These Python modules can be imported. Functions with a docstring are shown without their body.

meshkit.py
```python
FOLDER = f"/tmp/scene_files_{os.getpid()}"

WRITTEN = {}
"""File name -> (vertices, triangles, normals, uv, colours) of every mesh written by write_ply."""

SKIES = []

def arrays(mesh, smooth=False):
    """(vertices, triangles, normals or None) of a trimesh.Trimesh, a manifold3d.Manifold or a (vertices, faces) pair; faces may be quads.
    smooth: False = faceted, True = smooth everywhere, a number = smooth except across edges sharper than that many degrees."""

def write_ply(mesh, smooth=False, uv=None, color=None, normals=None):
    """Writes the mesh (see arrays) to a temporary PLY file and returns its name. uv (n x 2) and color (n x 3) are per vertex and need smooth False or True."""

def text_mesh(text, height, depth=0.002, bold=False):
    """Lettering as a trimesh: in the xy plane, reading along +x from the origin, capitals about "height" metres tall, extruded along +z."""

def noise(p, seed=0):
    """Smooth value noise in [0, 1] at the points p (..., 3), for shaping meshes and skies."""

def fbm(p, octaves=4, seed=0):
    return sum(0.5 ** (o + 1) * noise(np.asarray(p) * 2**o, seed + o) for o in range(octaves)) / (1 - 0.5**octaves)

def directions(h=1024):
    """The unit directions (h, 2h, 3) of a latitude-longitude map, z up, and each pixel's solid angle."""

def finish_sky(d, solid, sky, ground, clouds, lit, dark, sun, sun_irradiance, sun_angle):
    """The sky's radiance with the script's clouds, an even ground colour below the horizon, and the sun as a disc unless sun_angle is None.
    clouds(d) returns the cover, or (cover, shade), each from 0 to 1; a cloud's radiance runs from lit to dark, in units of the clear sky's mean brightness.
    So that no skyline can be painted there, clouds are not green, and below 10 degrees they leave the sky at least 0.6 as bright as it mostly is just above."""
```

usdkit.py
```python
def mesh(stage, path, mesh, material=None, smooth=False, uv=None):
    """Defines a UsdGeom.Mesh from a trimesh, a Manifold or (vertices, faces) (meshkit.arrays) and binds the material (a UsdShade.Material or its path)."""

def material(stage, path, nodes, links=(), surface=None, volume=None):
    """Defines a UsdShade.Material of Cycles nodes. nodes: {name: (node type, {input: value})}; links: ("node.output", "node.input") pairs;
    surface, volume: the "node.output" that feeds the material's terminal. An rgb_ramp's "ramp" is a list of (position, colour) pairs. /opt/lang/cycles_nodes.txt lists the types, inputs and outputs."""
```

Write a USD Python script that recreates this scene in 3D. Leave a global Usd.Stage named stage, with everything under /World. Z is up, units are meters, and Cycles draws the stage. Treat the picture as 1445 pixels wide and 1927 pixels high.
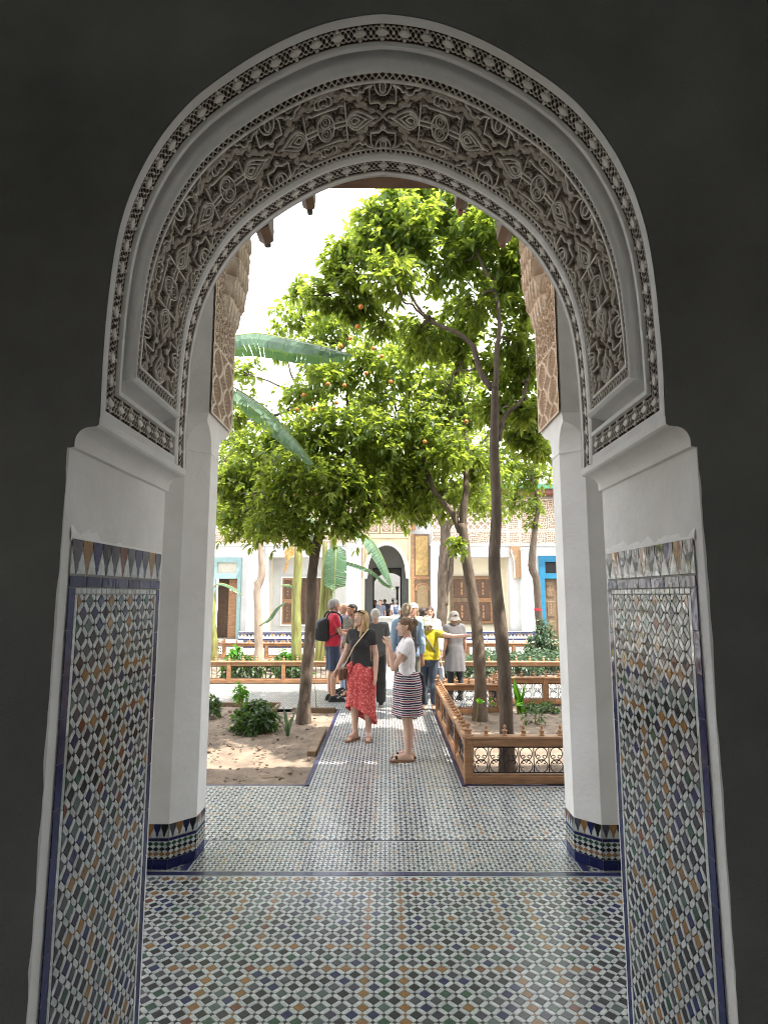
import math, random
import numpy as np, trimesh, manifold3d as m3, shapely, shapely.geometry as sg, shapely.affinity
from scipy.spatial import cKDTree
from pxr import Usd, UsdGeom, UsdLux, UsdShade, Gf, Sdf, Vt
import usdkit, meshkit

stage = Usd.Stage.CreateInMemory()
UsdGeom.Xform.Define(stage, '/World'); UsdGeom.Scope.Define(stage, '/World/Looks')
rng = np.random.default_rng(7); random.seed(7)
PI = math.pi

# ---------------------------------------------------------------- camera, sky, sun, exposure
F_PX, EYE_Z, TH, YAW = 1140.0, 1.9, math.radians(7.8167), math.radians(0.2739)
EYE = np.array([0.015, 0, EYE_Z])
FW = np.array([-math.sin(YAW) * math.cos(TH), math.cos(YAW) * math.cos(TH), math.sin(TH)])
RT = np.array([math.cos(YAW), math.sin(YAW), 0.0]); UPV = np.cross(RT, FW)
cam = UsdGeom.Camera.Define(stage, '/World/camera')
cam.CreateHorizontalApertureAttr(36.0); cam.CreateVerticalApertureAttr(36.0 * 1927 / 1445)
cam.CreateFocalLengthAttr(36.0 * F_PX / 1445); cam.CreateClippingRangeAttr(Gf.Vec2f(0.05, 500))
cam.CreateExposureAttr(2.6)
_m = np.eye(4); _m[0, :3], _m[1, :3], _m[2, :3], _m[3, :3] = RT, UPV, -FW, EYE
cam.AddTransformOp().Set(Gf.Matrix4d(*_m.ravel().tolist()))

SUN = np.array([0.40, -0.24, 0.885]); SUN /= np.linalg.norm(SUN)
CLOUD = (4.2, 4.25, 4.3)   # thin bright veil of cloud over the blue
usdkit.material(stage, '/World/Looks/sky_light', {
    'sky': ('sky_texture', {'sky_type': 'single_scattering', 'sun_disc': False, 'sun_elevation': math.asin(SUN[2]),
                            'sun_rotation': math.atan2(SUN[0], SUN[1]), 'altitude': 400.0, 'air_density': 1.0, 'aerosol_density': 2.5}),
    'tc': ('texture_coordinate', {}), 'sp': ('separate_color', {}), 'mp': ('mapping', {'scale': (1.0, 1.0, 2.2)}), 'n': ('noise_texture', {'scale': 2.2, 'detail': 7.0, 'roughness': 0.55}),
    'cov': ('rgb_ramp', {'ramp': [(0.25, (0.62, 0.62, 0.62)), (0.6, (0.97, 0.97, 0.97))]}), 'mx': ('mix_color', {'blend_type': 'mix', 'b': CLOUD, 'use_clamp': False}),
    'bg': ('background_shader', {'strength': 0.15})}, [('tc.generated', 'mp.vector'), ('mp.vector', 'n.vector'), ('n.fac', 'cov.fac'), ('cov.color', 'sp.color'), ('sp.r', 'mx.fac'), ('sky.color', 'mx.a'), ('mx.result', 'bg.color')], surface='bg.background')
dome = UsdLux.DomeLight.Define(stage, '/World/sky'); dome.CreateIntensityAttr(1.0)
dome.GetPrim().SetCustomDataByKey('kind', 'structure')
UsdShade.MaterialBindingAPI.Apply(dome.GetPrim()).Bind(UsdShade.Material.Get(stage, '/World/Looks/sky_light'))
sun = UsdLux.DistantLight.Define(stage, '/World/sun')
sun.CreateIntensityAttr(0.5); sun.CreateAngleAttr(0.5); sun.CreateNormalizeAttr(True); sun.CreateColorAttr(Gf.Vec3f(1.0, 0.93, 0.82))
_z = SUN; _x = np.cross([0, 1, 0], _z); _x /= np.linalg.norm(_x); _y = np.cross(_z, _x)
_m = np.eye(4); _m[0, :3], _m[1, :3], _m[2, :3] = _x, _y, _z
sun.AddTransformOp().Set(Gf.Matrix4d(*_m.ravel().tolist()))

# ---------------------------------------------------------------- helpers
def at(x, y, Y):
    "the point at distance Y that the photograph shows at (x, y)"
    r = FW + RT * (x - 722.5) / F_PX - UPV * (y - 963.5) / F_PX
    return EYE + r * (Y / r[1])
def ground_at(x, y, z=0.0):
    r = FW + RT * (x - 722.5) / F_PX - UPV * (y - 963.5) / F_PX
    return EYE + r * ((z - EYE_Z) / r[2])

_names = {}
def path(parent, name):
    base = (parent or '/World') + '/' + name
    n = _names.get(base, -1) + 1; _names[base] = n
    return base if n == 0 else f'{base}_{n:03d}'
class Thing:
    def __init__(s, p, loc): s.p, s.loc = p, np.asarray(loc, float)
def meta(prim, label=None, cat=None, group=None, kind=None):
    for k, v in (('label', label), ('category', cat), ('group', group), ('kind', kind)):
        if v: prim.SetCustomDataByKey(k, v)
GROUPS = {'tiled_jamb': 'two jambs of the arch', 'octagonal_pillar': 'two pillars of the gallery', 'arch_impost': 'imposts of the arch', 'orange_tree': 'orange trees of the garden', 'garden_fence': 'low wooden fences round the beds',
          'banana_plant': 'banana plants of the garden', 'person': 'visitors in the garden', 'leafy_bush': 'bushes in the beds', 'young_shoot': 'young shoots in the beds', 'front_pillar': 'pillars of the far front', 'side_pillar': 'plain pillars of the gallery',
          'shuttered_window': 'windows of the far front', 'tiled_bench': 'tiled benches of the garden', 'backpack': 'backpacks of the visitors', 'shoulder_bag': 'bags of the visitors', 'side_wing': 'side wings of the court'}
def thing(name, label, cat, loc=(0, 0, 0), group=None, kind=None):
    group = group or GROUPS.get(name)
    p = path(None, name); x = UsdGeom.Xform.Define(stage, p); x.AddTranslateOp().Set(Gf.Vec3d(*map(float, loc)))
    meta(x.GetPrim(), label, cat, group, kind); return Thing(p, loc)
def vf(m):
    if hasattr(m, 'to_mesh'):
        q = m.to_mesh(); return np.array(q.vert_properties[:, :3], float), np.array(q.tri_verts)
    if isinstance(m, trimesh.Trimesh): return np.array(m.vertices), np.array(m.faces)
    v, f = np.asarray(m[0], float), np.asarray(m[1], int)
    if f.shape[1] == 4: f = np.vstack([f[:, [0, 1, 2]], f[:, [0, 2, 3]]])
    return v, f
def part(parent, name, m, mat, smooth=False, label=None, kind=None, tint=None, relief=None, cat=None, group=None):
    v, f = vf(m)
    loc = parent.loc if parent else np.zeros(3)
    p = path(parent.p if parent else None, name)
    q = usdkit.mesh(stage, p, (v - loc, f), mat, smooth=smooth)
    api = UsdGeom.PrimvarsAPI(q)
    if tint is not None:
        tint = np.asarray(tint, np.float32)
        if tint.ndim == 1: tint = np.tile(tint, (len(v), 1))
        api.CreatePrimvar('tint', Sdf.ValueTypeNames.Color3fArray, 'vertex').Set(Vt.Vec3fArray.FromNumpy(tint))
    if relief is not None:
        r3 = np.repeat(np.asarray(relief, np.float32)[:, None], 3, 1)
        api.CreatePrimvar('relief', Sdf.ValueTypeNames.Color3fArray, 'vertex').Set(Vt.Vec3fArray.FromNumpy(np.ascontiguousarray(r3)))
    meta(q.GetPrim(), label, cat, group, kind)
    return Thing(p, loc)
def single(name, m, mat, label=None, cat=None, group=None, kind=None, smooth=False, **k):
    return part(None, name, m, mat, smooth, label, kind, cat=cat, group=group, **k)
def join(ms):
    vs, fs, n = [], [], 0
    for m in ms:
        v, f = vf(m); vs.append(v); fs.append(f + n); n += len(v)
    return np.vstack(vs), np.vstack(fs)
def box(x0, x1, y0, y1, z0, z1, bev=0.0):
    if bev > 0:
        b = min(bev, (x1 - x0) / 2.1, (y1 - y0) / 2.1, (z1 - z0) / 2.1)
        pts = []
        for sx in (0, 1):
            for sy in (0, 1):
                for sz in (0, 1):
                    c = np.array([(x0, x1)[sx], (y0, y1)[sy], (z0, z1)[sz]]); d = np.array([1 - 2 * sx, 1 - 2 * sy, 1 - 2 * sz]) * b
                    pts += [c + d * [0, 1, 1], c + d * [1, 0, 1], c + d * [1, 1, 0]]
        return trimesh.convex.convex_hull(np.array(pts))
    return trimesh.creation.box(bounds=[[x0, y0, z0], [x1, y1, z1]])
def tube(P, R, n=6, cap=True):
    P = np.asarray(P, float); R = np.broadcast_to(np.asarray(R, float), (len(P),))
    T = np.gradient(P, axis=0); T /= np.maximum(np.linalg.norm(T, axis=1, keepdims=True), 1e-9)
    a = np.array([0, 0, 1.0]) if abs(T[0][2]) < 0.9 else np.array([1.0, 0, 0])
    u = np.cross(T[0], a); u /= np.linalg.norm(u); V = []
    ang = np.arange(n) * 2 * PI / n
    for i in range(len(P)):
        u = u - T[i] * (u @ T[i]); u /= max(np.linalg.norm(u), 1e-9); w = np.cross(T[i], u)
        V.append(P[i] + R[i] * (np.cos(ang)[:, None] * u + np.sin(ang)[:, None] * w))
    V = np.vstack(V); F = []
    for i in range(len(P) - 1):
        for k in range(n):
            a0, b0 = i * n + k, i * n + (k + 1) % n
            F += [[a0, b0, b0 + n], [a0, b0 + n, a0 + n]]
    if cap:
        for k in range(1, n - 1):
            F.append([0, k + 1, k]); e = (len(P) - 1) * n; F.append([e, e + k, e + k + 1])
    return V, np.array(F)
def spline(P, n):
    P = np.asarray(P, float)
    if len(P) < 3: return np.array([P[0] + (P[-1] - P[0]) * t for t in np.linspace(0, 1, n)])
    from scipy.interpolate import PchipInterpolator
    d = np.r_[0, np.cumsum(np.linalg.norm(np.diff(P, axis=0), axis=1))]
    return PchipInterpolator(d, P)(np.linspace(0, d[-1], n))
def lathe(prof, c=(0, 0, 0), n=10):
    prof = np.asarray(prof, float); a = np.arange(n) * 2 * PI / n
    V = np.vstack([np.c_[r * np.cos(a), r * np.sin(a), np.full(n, z)] for r, z in prof]) + np.asarray(c, float)
    F = []
    for i in range(len(prof) - 1):
        for k in range(n):
            p, q = i * n + k, i * n + (k + 1) % n
            F += [[p, q, q + n], [p, q + n, p + n]]
    for k in range(1, n - 1):
        F.append([0, k + 1, k]); e = (len(prof) - 1) * n; F.append([e, e + k, e + k + 1])
    return V, np.array(F)
def grid_faces(nr, nc):
    i, j = np.meshgrid(np.arange(nr - 1), np.arange(nc - 1), indexing='ij'); a = (i * nc + j).ravel()
    return np.c_[a, a + 1, a + nc + 1, a + nc]
def sheet(x0, x1, y0, y1, z, nx=1, ny=1):
    X, Y = np.meshgrid(np.linspace(x0, x1, nx + 1), np.linspace(y0, y1, ny + 1))
    return np.c_[X.ravel(), Y.ravel(), np.full(X.size, z)], grid_faces(ny + 1, nx + 1)
def extrude(poly, y0, y1):
    "a shapely polygon in (x, z) made solid between y0 and y1"
    out = []
    for g in getattr(poly, 'geoms', [poly]):
        m = trimesh.creation.extrude_polygon(g, y1 - y0, engine='earcut'); v = m.vertices
        out.append((np.c_[v[:, 0], y1 - v[:, 2], v[:, 1]], m.faces))
    return join(out)
def prism(poly, z0, z1):
    return trimesh.creation.extrude_polygon(poly, z1 - z0, engine='earcut').apply_translation([0, 0, z0])
def fbm(p, seed=0, o=4):
    return sum(meshkit.noise(np.asarray(p) * 2.0 ** k, seed + k) / 2.0 ** (k + 1) for k in range(o))

# ---------------------------------------------------------------- materials
L = '/World/Looks/'
def mat(name, col, rough=0.6, var=0.15, scale=8.0, bump=0.0, bscale=60.0, spec=0.5, col2=None, coat=0.0, metal=0.0, sheen=0.0, detail=5.0, stretch=(1, 1, 1), sss=0.0, world=False):
    c = np.asarray(col, float); lo = c * (1 - var) if col2 is None else np.asarray(col2, float); hi = np.minimum(c * (1 + var), 0.95)
    src = ('geo.position' if world else 'tc.object')
    nodes = {'tc': ('texture_coordinate', {}), 'geo': ('geometry', {}), 'mp': ('mapping', {'scale': stretch}), 'n': ('noise_texture', {'scale': scale, 'detail': detail, 'roughness': 0.6}),
             'r': ('rgb_ramp', {'ramp': [(0.3, lo), (0.7, hi)]}),
             'p': ('principled_bsdf', {'roughness': rough, 'specular_ior_level': spec, 'coat_weight': coat, 'metallic': metal, 'sheen_weight': sheen, 'subsurface_weight': sss, 'subsurface_scale': 0.01})}
    links = [(src, 'mp.vector'), ('mp.vector', 'n.vector'), ('n.fac', 'r.fac'), ('r.color', 'p.base_color')]
    if bump > 0:
        nodes['bn'] = ('noise_texture', {'scale': bscale, 'detail': 4.0, 'roughness': 0.6}); nodes['b'] = ('bump', {'strength': 1.0, 'distance': bump})
        links += [('mp.vector', 'bn.vector'), ('bn.fac', 'b.height'), ('b.normal', 'p.normal')]
    return usdkit.material(stage, L + name, nodes, links, surface='p.BSDF')
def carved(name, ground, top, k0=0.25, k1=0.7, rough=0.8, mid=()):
    "stucco coloured by relief: ground (pigment on bands, painted shade on panel), then raised plaster"
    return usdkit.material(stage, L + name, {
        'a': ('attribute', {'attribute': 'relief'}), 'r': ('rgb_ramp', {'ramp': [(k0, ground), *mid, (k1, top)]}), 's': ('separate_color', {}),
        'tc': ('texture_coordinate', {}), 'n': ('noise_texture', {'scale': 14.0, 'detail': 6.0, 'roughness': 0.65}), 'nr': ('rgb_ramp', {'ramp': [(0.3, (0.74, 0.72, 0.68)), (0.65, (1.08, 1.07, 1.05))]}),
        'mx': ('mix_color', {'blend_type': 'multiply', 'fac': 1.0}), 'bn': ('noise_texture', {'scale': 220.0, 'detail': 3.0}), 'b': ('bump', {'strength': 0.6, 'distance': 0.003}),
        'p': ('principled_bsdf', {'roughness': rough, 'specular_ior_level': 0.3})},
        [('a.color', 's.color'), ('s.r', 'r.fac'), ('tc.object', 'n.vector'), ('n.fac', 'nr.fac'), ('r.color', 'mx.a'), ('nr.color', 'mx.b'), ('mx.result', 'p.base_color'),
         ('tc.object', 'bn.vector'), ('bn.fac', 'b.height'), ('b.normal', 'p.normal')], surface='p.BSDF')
def glaze(name, bump=0.004, bscale=28.0, rough=0.12, coat=0.0, spec=0.4, bdet=2.5):
    return usdkit.material(stage, L + name, {
        'a': ('attribute', {'attribute': 'tint'}), 'g': ('geometry', {}), 'tc': ('texture_coordinate', {}),
        'n': ('noise_texture', {'scale': 55.0, 'detail': 5.0, 'roughness': 0.65}), 'nr': ('rgb_ramp', {'ramp': [(0.3, (0.7, 0.7, 0.7)), (0.7, (1.2, 1.2, 1.2))]}),
        'ir': ('rgb_ramp', {'ramp': [(0.0, (0.72, 0.74, 0.78)), (0.5, (1.0, 1.0, 1.0)), (1.0, (1.22, 1.16, 1.05))]}),
        'mx': ('mix_color', {'blend_type': 'multiply', 'fac': 1.0, 'use_clamp': False}), 'mx2': ('mix_color', {'blend_type': 'multiply', 'fac': 1.0, 'use_clamp': False}),
        'bn': ('noise_texture', {'scale': bscale, 'detail': bdet, 'roughness': 0.5}), 'b': ('bump', {'strength': 1.0, 'distance': bump}),
        'p': ('principled_bsdf', {'roughness': rough, 'specular_ior_level': spec, 'coat_weight': coat, 'coat_roughness': 0.05})},
        [('tc.object', 'n.vector'), ('n.fac', 'nr.fac'), ('g.random_per_island', 'ir.fac'), ('a.color', 'mx.a'), ('nr.color', 'mx.b'), ('mx.result', 'mx2.a'), ('ir.color', 'mx2.b'),
         ('mx2.result', 'p.base_color'), ('tc.object', 'bn.vector'), ('bn.fac', 'b.height'), ('b.normal', 'p.normal')], surface='p.BSDF')
def leafmat(name, ramp, trans, tmix=0.45, rough=0.35):
    return usdkit.material(stage, L + name, {
        'g': ('geometry', {}), 'r': ('rgb_ramp', {'ramp': ramp}), 't': ('translucent_bsdf', {}), 'h': ('hsv', {'saturation': 1.1, 'value': 1.0, 'hue': 0.49}),
        'mx': ('mix_color', {'blend_type': 'mix', 'fac': 0.6, 'b': trans}), 'p': ('principled_bsdf', {'roughness': rough, 'specular_ior_level': 0.5}), 'm': ('mix_closure', {'fac': tmix})},
        [('g.random_per_island', 'r.fac'), ('r.color', 'p.base_color'), ('r.color', 'h.color'), ('h.color', 'mx.a'), ('mx.result', 't.color'), ('p.BSDF', 'm.closure1'), ('t.BSDF', 'm.closure2')], surface='m.closure')

M = {}
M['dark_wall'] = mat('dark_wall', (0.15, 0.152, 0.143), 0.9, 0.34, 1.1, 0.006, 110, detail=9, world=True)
M['room_paint'] = mat('room_paint', (0.55, 0.56, 0.55), 0.9, 0.05, 2.0)
M['plaster'] = mat('plaster', (0.80, 0.805, 0.80), 0.85, 0.05, 2.2, 0.004, 26, col2=(0.66, 0.645, 0.60), detail=8)
M['white'] = mat('white', (0.86, 0.86, 0.855), 0.8, 0.04, 2.2, 0.003, 24, col2=(0.77, 0.76, 0.73), detail=8)
M['lime'] = mat('lime_wash', (0.58, 0.585, 0.59), 0.85, 0.06, 1.2, 0.004, 14, col2=(0.49, 0.49, 0.48), detail=7)
M['patch'] = mat('patch', (0.88, 0.88, 0.87), 0.9, 0.05, 20, 0.003, 80)
M['portal_cream'] = mat('portal_cream', (0.62, 0.50, 0.34), 0.85, 0.1, 5.0)
M['cream'] = mat('cream', (0.74, 0.68, 0.54), 0.85, 0.05, 2.0)
M['grout'] = mat('grout', (0.30, 0.30, 0.275), 0.8, 0.2, 30)
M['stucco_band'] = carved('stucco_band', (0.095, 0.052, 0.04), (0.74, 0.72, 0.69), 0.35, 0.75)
M['stucco_panel_shade'] = carved('stucco_panel_shade', (0.085, 0.058, 0.045), (0.84, 0.82, 0.78), 0.1, 0.9, mid=[(0.45, (0.36, 0.315, 0.27)), (0.74, (0.54, 0.50, 0.45))])  # panel ground darkened: recess shade painted in over a slight brown
M['stucco_plain'] = mat('stucco_plain', (0.68, 0.68, 0.665), 0.85, 0.08, 5.0, 0.0015, 60)
M['stucco_warm_bounce'] = carved('stucco_warm_bounce', (0.46, 0.31, 0.205), (0.84, 0.68, 0.53), 0.2, 0.8)  # warm copy of the court stucco: bounced sunlight put into the colour
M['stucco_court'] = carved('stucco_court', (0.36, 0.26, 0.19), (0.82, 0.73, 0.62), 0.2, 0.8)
M['glaze'] = glaze('glaze_wall', 0.0012, 24.0, 0.12, 0.0, 0.12)
M['glaze_wavy'] = glaze('glaze_wavy', 0.020, 15.0, 0.02, 0.5, 0.5, 0.0)
M['glaze_floor'] = glaze('glaze_floor', 0.0010, 30.0, 0.26, 0.1, 0.32)
M['wood'] = mat('wood', (0.30, 0.155, 0.075), 0.5, 0.35, 5.0, 0.001, 60, stretch=(1, 1, 6))
M['wood_rail'] = mat('wood_rail', (0.36, 0.20, 0.105), 0.5, 0.3, 7.0, 0.001, 60)
M['wood_dark'] = mat('wood_dark', (0.11, 0.06, 0.035), 0.6, 0.3, 8.0, 0.002, 40)
M['wood_grey'] = mat('wood_grey', (0.045, 0.043, 0.045), 0.7, 0.3, 8.0, 0.002, 40)
M['wood_red'] = mat('wood_red', (0.17, 0.055, 0.035), 0.6, 0.3, 8.0, 0.002, 40)
M['wood_old'] = mat('wood_old', (0.17, 0.112, 0.065), 0.6, 0.3, 6.0, 0.003, 30)
M['iron'] = mat('iron', (0.025, 0.02, 0.025), 0.5, 0.3, 20, metal=0.3)
M['bark'] = mat('bark', (0.115, 0.088, 0.066), 0.9, 0.5, 9.0, 0.018, 26, stretch=(1, 1, 0.35))
M['bark_sunlit'] = mat('bark_sunlit', (0.30, 0.24, 0.19), 0.9, 0.3, 9.0, 0.01, 26, stretch=(1, 1, 0.35))  # lit copy of the bark: sunlight on the thin stem is in the colour
M['soil'] = mat('soil', (0.225, 0.175, 0.132), 0.95, 0.35, 3.5, 0.014, 40, col2=(0.135, 0.10, 0.076), detail=8)
M['blue_paint'] = mat('blue_paint', (0.014, 0.17, 0.31), 0.5, 0.12, 6)
M['teal_paint'] = mat('teal_paint', (0.22, 0.35, 0.36), 0.5, 0.12, 6)
M['black'] = mat('black_void', (0.02, 0.02, 0.022), 0.8, 0.2, 5)
M['grey_wall'] = mat('grey_wall', (0.33, 0.33, 0.32), 0.85, 0.06, 4)
M['roof_tile'] = mat('roof_tile', (0.06, 0.20, 0.11), 0.4, 0.3, 10)
M['leaf'] = leafmat('leaf_orange', [(0.0, (0.042, 0.078, 0.022)), (0.4, (0.068, 0.118, 0.026)), (0.75, (0.095, 0.15, 0.030)), (0.95, (0.14, 0.20, 0.034)), (1.0, (0.20, 0.20, 0.03))], (0.58, 0.71, 0.08), 0.64, 0.32)
M['leaf_dark'] = leafmat('leaf_dark', [(0.0, (0.035, 0.075, 0.02)), (0.7, (0.07, 0.135, 0.034)), (1.0, (0.12, 0.20, 0.05))], (0.20, 0.35, 0.04), 0.35)
M['leaf_grey'] = leafmat('leaf_grey', [(0.0, (0.06, 0.11, 0.06)), (1.0, (0.15, 0.22, 0.12))], (0.2, 0.3, 0.12), 0.3)
M['leaf_bright'] = leafmat('leaf_bright', [(0.0, (0.05, 0.20, 0.015)), (1.0, (0.11, 0.30, 0.03))], (0.3, 0.6, 0.04), 0.45)
M['banana'] = leafmat('banana_leaf', [(0.0, (0.075, 0.145, 0.085)), (1.0, (0.115, 0.195, 0.115))], (0.20, 0.36, 0.07), 0.25, 0.28)
M['litter'] = leafmat('litter', [(0.0, (0.10, 0.06, 0.03)), (1.0, (0.26, 0.16, 0.06))], (0.3, 0.2, 0.05), 0.1, 0.7)
M['banana_dead'] = leafmat('banana_dead', [(0.0, (0.50, 0.24, 0.04)), (1.0, (0.62, 0.36, 0.05))], (0.8, 0.42, 0.04), 0.4, 0.6)
M['banana_stem'] = mat('banana_stem', (0.20, 0.24, 0.07), 0.6, 0.35, 12, 0.002, 40, col2=(0.14, 0.10, 0.04), stretch=(1, 1, 0.2))
M['orange'] = mat('orange_fruit', (0.58, 0.19, 0.03), 0.5, 0.15, 20, 0.001, 200)
BEIGE_T, WHITE_T, BLUE_T, BLACK_T, GREY_T, TAN_T, GREEN_T, TEAL_T, RED_T, VIO_T = (0.24, 0.215, 0.17), (0.70, 0.72, 0.68), (0.022, 0.028, 0.105), (0.022, 0.022, 0.026), (0.085, 0.085, 0.095), (0.36, 0.185, 0.06), (0.035, 0.10, 0.06), (0.11, 0.155, 0.14), (0.22, 0.07, 0.035), (0.05, 0.04, 0.075)
# ---------------------------------------------------------------- the dark room and the wall with the carved arch
Y0, Y1, JX, SX = 1.80, 2.60, 0.95, 0.865
HALF = np.array([(.865, 2.44), (.868, 2.6), (.866, 2.77), (.858, 2.94), (.828, 3.14), (.752, 3.345), (.643, 3.51), (.51, 3.632), (.34, 3.745), (.168, 3.82), (0, 3.848)])
from scipy.interpolate import CubicSpline
_d = np.r_[0, np.cumsum(np.linalg.norm(np.diff(HALF, axis=0), axis=1))]
_cs = CubicSpline(_d, HALF, bc_type=((2, [0, 0]), (1, [-.997, .07])))
HL = _d[-1]
def arch_pts(s):
    "s from 0 at the right springer to 2*HL at the left one: (x, z) and the inward normal"
    s = np.asarray(s, float); h = np.where(s <= HL, s, 2 * HL - s); p = _cs(h); t = _cs(h, 1); t /= np.linalg.norm(t, axis=-1, keepdims=True)
    n = np.stack([-t[..., 1], t[..., 0]], -1); sg_ = np.where(s <= HL, 1, -1)
    p = p * np.stack([sg_, np.ones_like(sg_)], -1); n = n * np.stack([sg_, np.ones_like(sg_)], -1)
    return p, n
ss = np.linspace(0, 2 * HL, 161)
_p, _n = arch_pts(ss)
def wall_slab(off):
    _o = _p - _n * off
    hole = sg.Polygon(np.vstack([_o, [(-SX - off, 2.444), (-JX - .004, 2.444), (-JX - .004, -.2), (JX + .004, -.2), (JX + .004, 2.444), (SX + off, 2.444)]])).buffer(0)
    return sg.box(-3.4, -.1, 3.4, 4.7).difference(hole)
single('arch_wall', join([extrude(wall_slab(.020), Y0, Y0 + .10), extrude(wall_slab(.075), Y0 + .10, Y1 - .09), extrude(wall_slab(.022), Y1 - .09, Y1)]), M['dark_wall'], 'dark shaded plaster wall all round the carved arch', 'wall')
single('room_floor', sheet(-3.4, 3.4, -4, Y0, -0.012), M['grout'], kind='structure')
single('rear_bounce_sheet', sheet(-12, 12, -16, -4, -0.02), M['grout'], kind='structure')  # unseen ground added to bounce neutral light in through the rear gap
for nm, b in (('room_wall', (-3.6, -3.4, -4, Y0, -.1, 4.7)), ('room_wall', (3.4, 3.6, -4, Y0, -.1, 4.7)), ('room_wall', (-3.6, -1.05, -4.2, -4, -.1, 4.7)), ('room_wall', (1.05, 3.6, -4.2, -4, -.1, 4.7)), ('room_wall', (-1.05, 1.05, -4.2, -4, 2.6, 4.7)), ('room_ceiling', (-3.6, 3.6, -4.2, Y1, 4.703, 4.85))):  # gap in the rear wall is added to let soft fill light in
    single(nm, box(*b), M['room_paint'], kind='structure', label='plain pale wall of the unseen room with an added rear gap' if nm == 'room_wall' else None)

# relief of the soffit: s along the arch, t from the room side (0) to the garden side (T)
T = Y1 - Y0
def stroke_field(strokes, U, V):
    "largest height of any stroke; a stroke is (points, half width or widths, height, profile)"
    H = np.zeros(U.shape); q = np.c_[U.ravel(), V.ravel()]
    for P, w, h, kind in strokes:
        P = np.asarray(P, float); seg = np.linalg.norm(np.diff(P, axis=0), axis=1); d = np.r_[0, np.cumsum(seg)]
        n = max(4, int(d[-1] / 0.0012)); x = np.linspace(0, d[-1], n)
        pts = np.c_[np.interp(x, d, P[:, 0]), np.interp(x, d, P[:, 1])]
        dist, i = cKDTree(pts).query(q, distance_upper_bound=0.05)
        ok = np.isfinite(dist); ww = np.full(len(q), 1e-3); ii = np.minimum(i, n - 1)
        ww = w(x[ii] / d[-1]) if callable(w) else np.full(len(q), w)
        r = np.where(ok, dist, 1.0) / np.maximum(ww, 1e-4)
        if kind == 'fillet': a = np.clip((1.15 - r) / 0.35, 0, 1) * h
        elif kind == 'leaf':
            a = np.where(r < 1, h * (0.55 + 0.45 * np.sqrt(np.clip(1 - r * r, 0, 1))), 0) * (1 - 0.22 * np.clip(1 - np.abs(r - 0.12) / 0.12, 0, 1))
            a = a * (0.93 + 0.07 * np.cos(x[ii] * 260 + r * 3))
        else: a = np.where(r < 1, h * np.sqrt(np.clip(1 - r * r, 0, 1)), 0)
        H = np.maximum(H, a.reshape(U.shape))
    return H
def ell(cu, cv, ru, rv, a0=0, a1=360, n=40):
    a = np.radians(np.linspace(a0, a1, n)); return np.c_[cu + ru * np.cos(a), cv + rv * np.sin(a)]
def ogive(u0, u1, cv, r, n=24, back=1.5):
    "pointed bud from its tip u0 to its base u1"
    t = np.linspace(0, 1, n); w = r * np.sin(PI * t ** back) ** 0.8
    return np.vstack([np.c_[u0 + (u1 - u0) * t, cv + w], np.c_[u0 + (u1 - u0) * t, cv - w][::-1]])
CELL, PW = 0.48, 0.342
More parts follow.
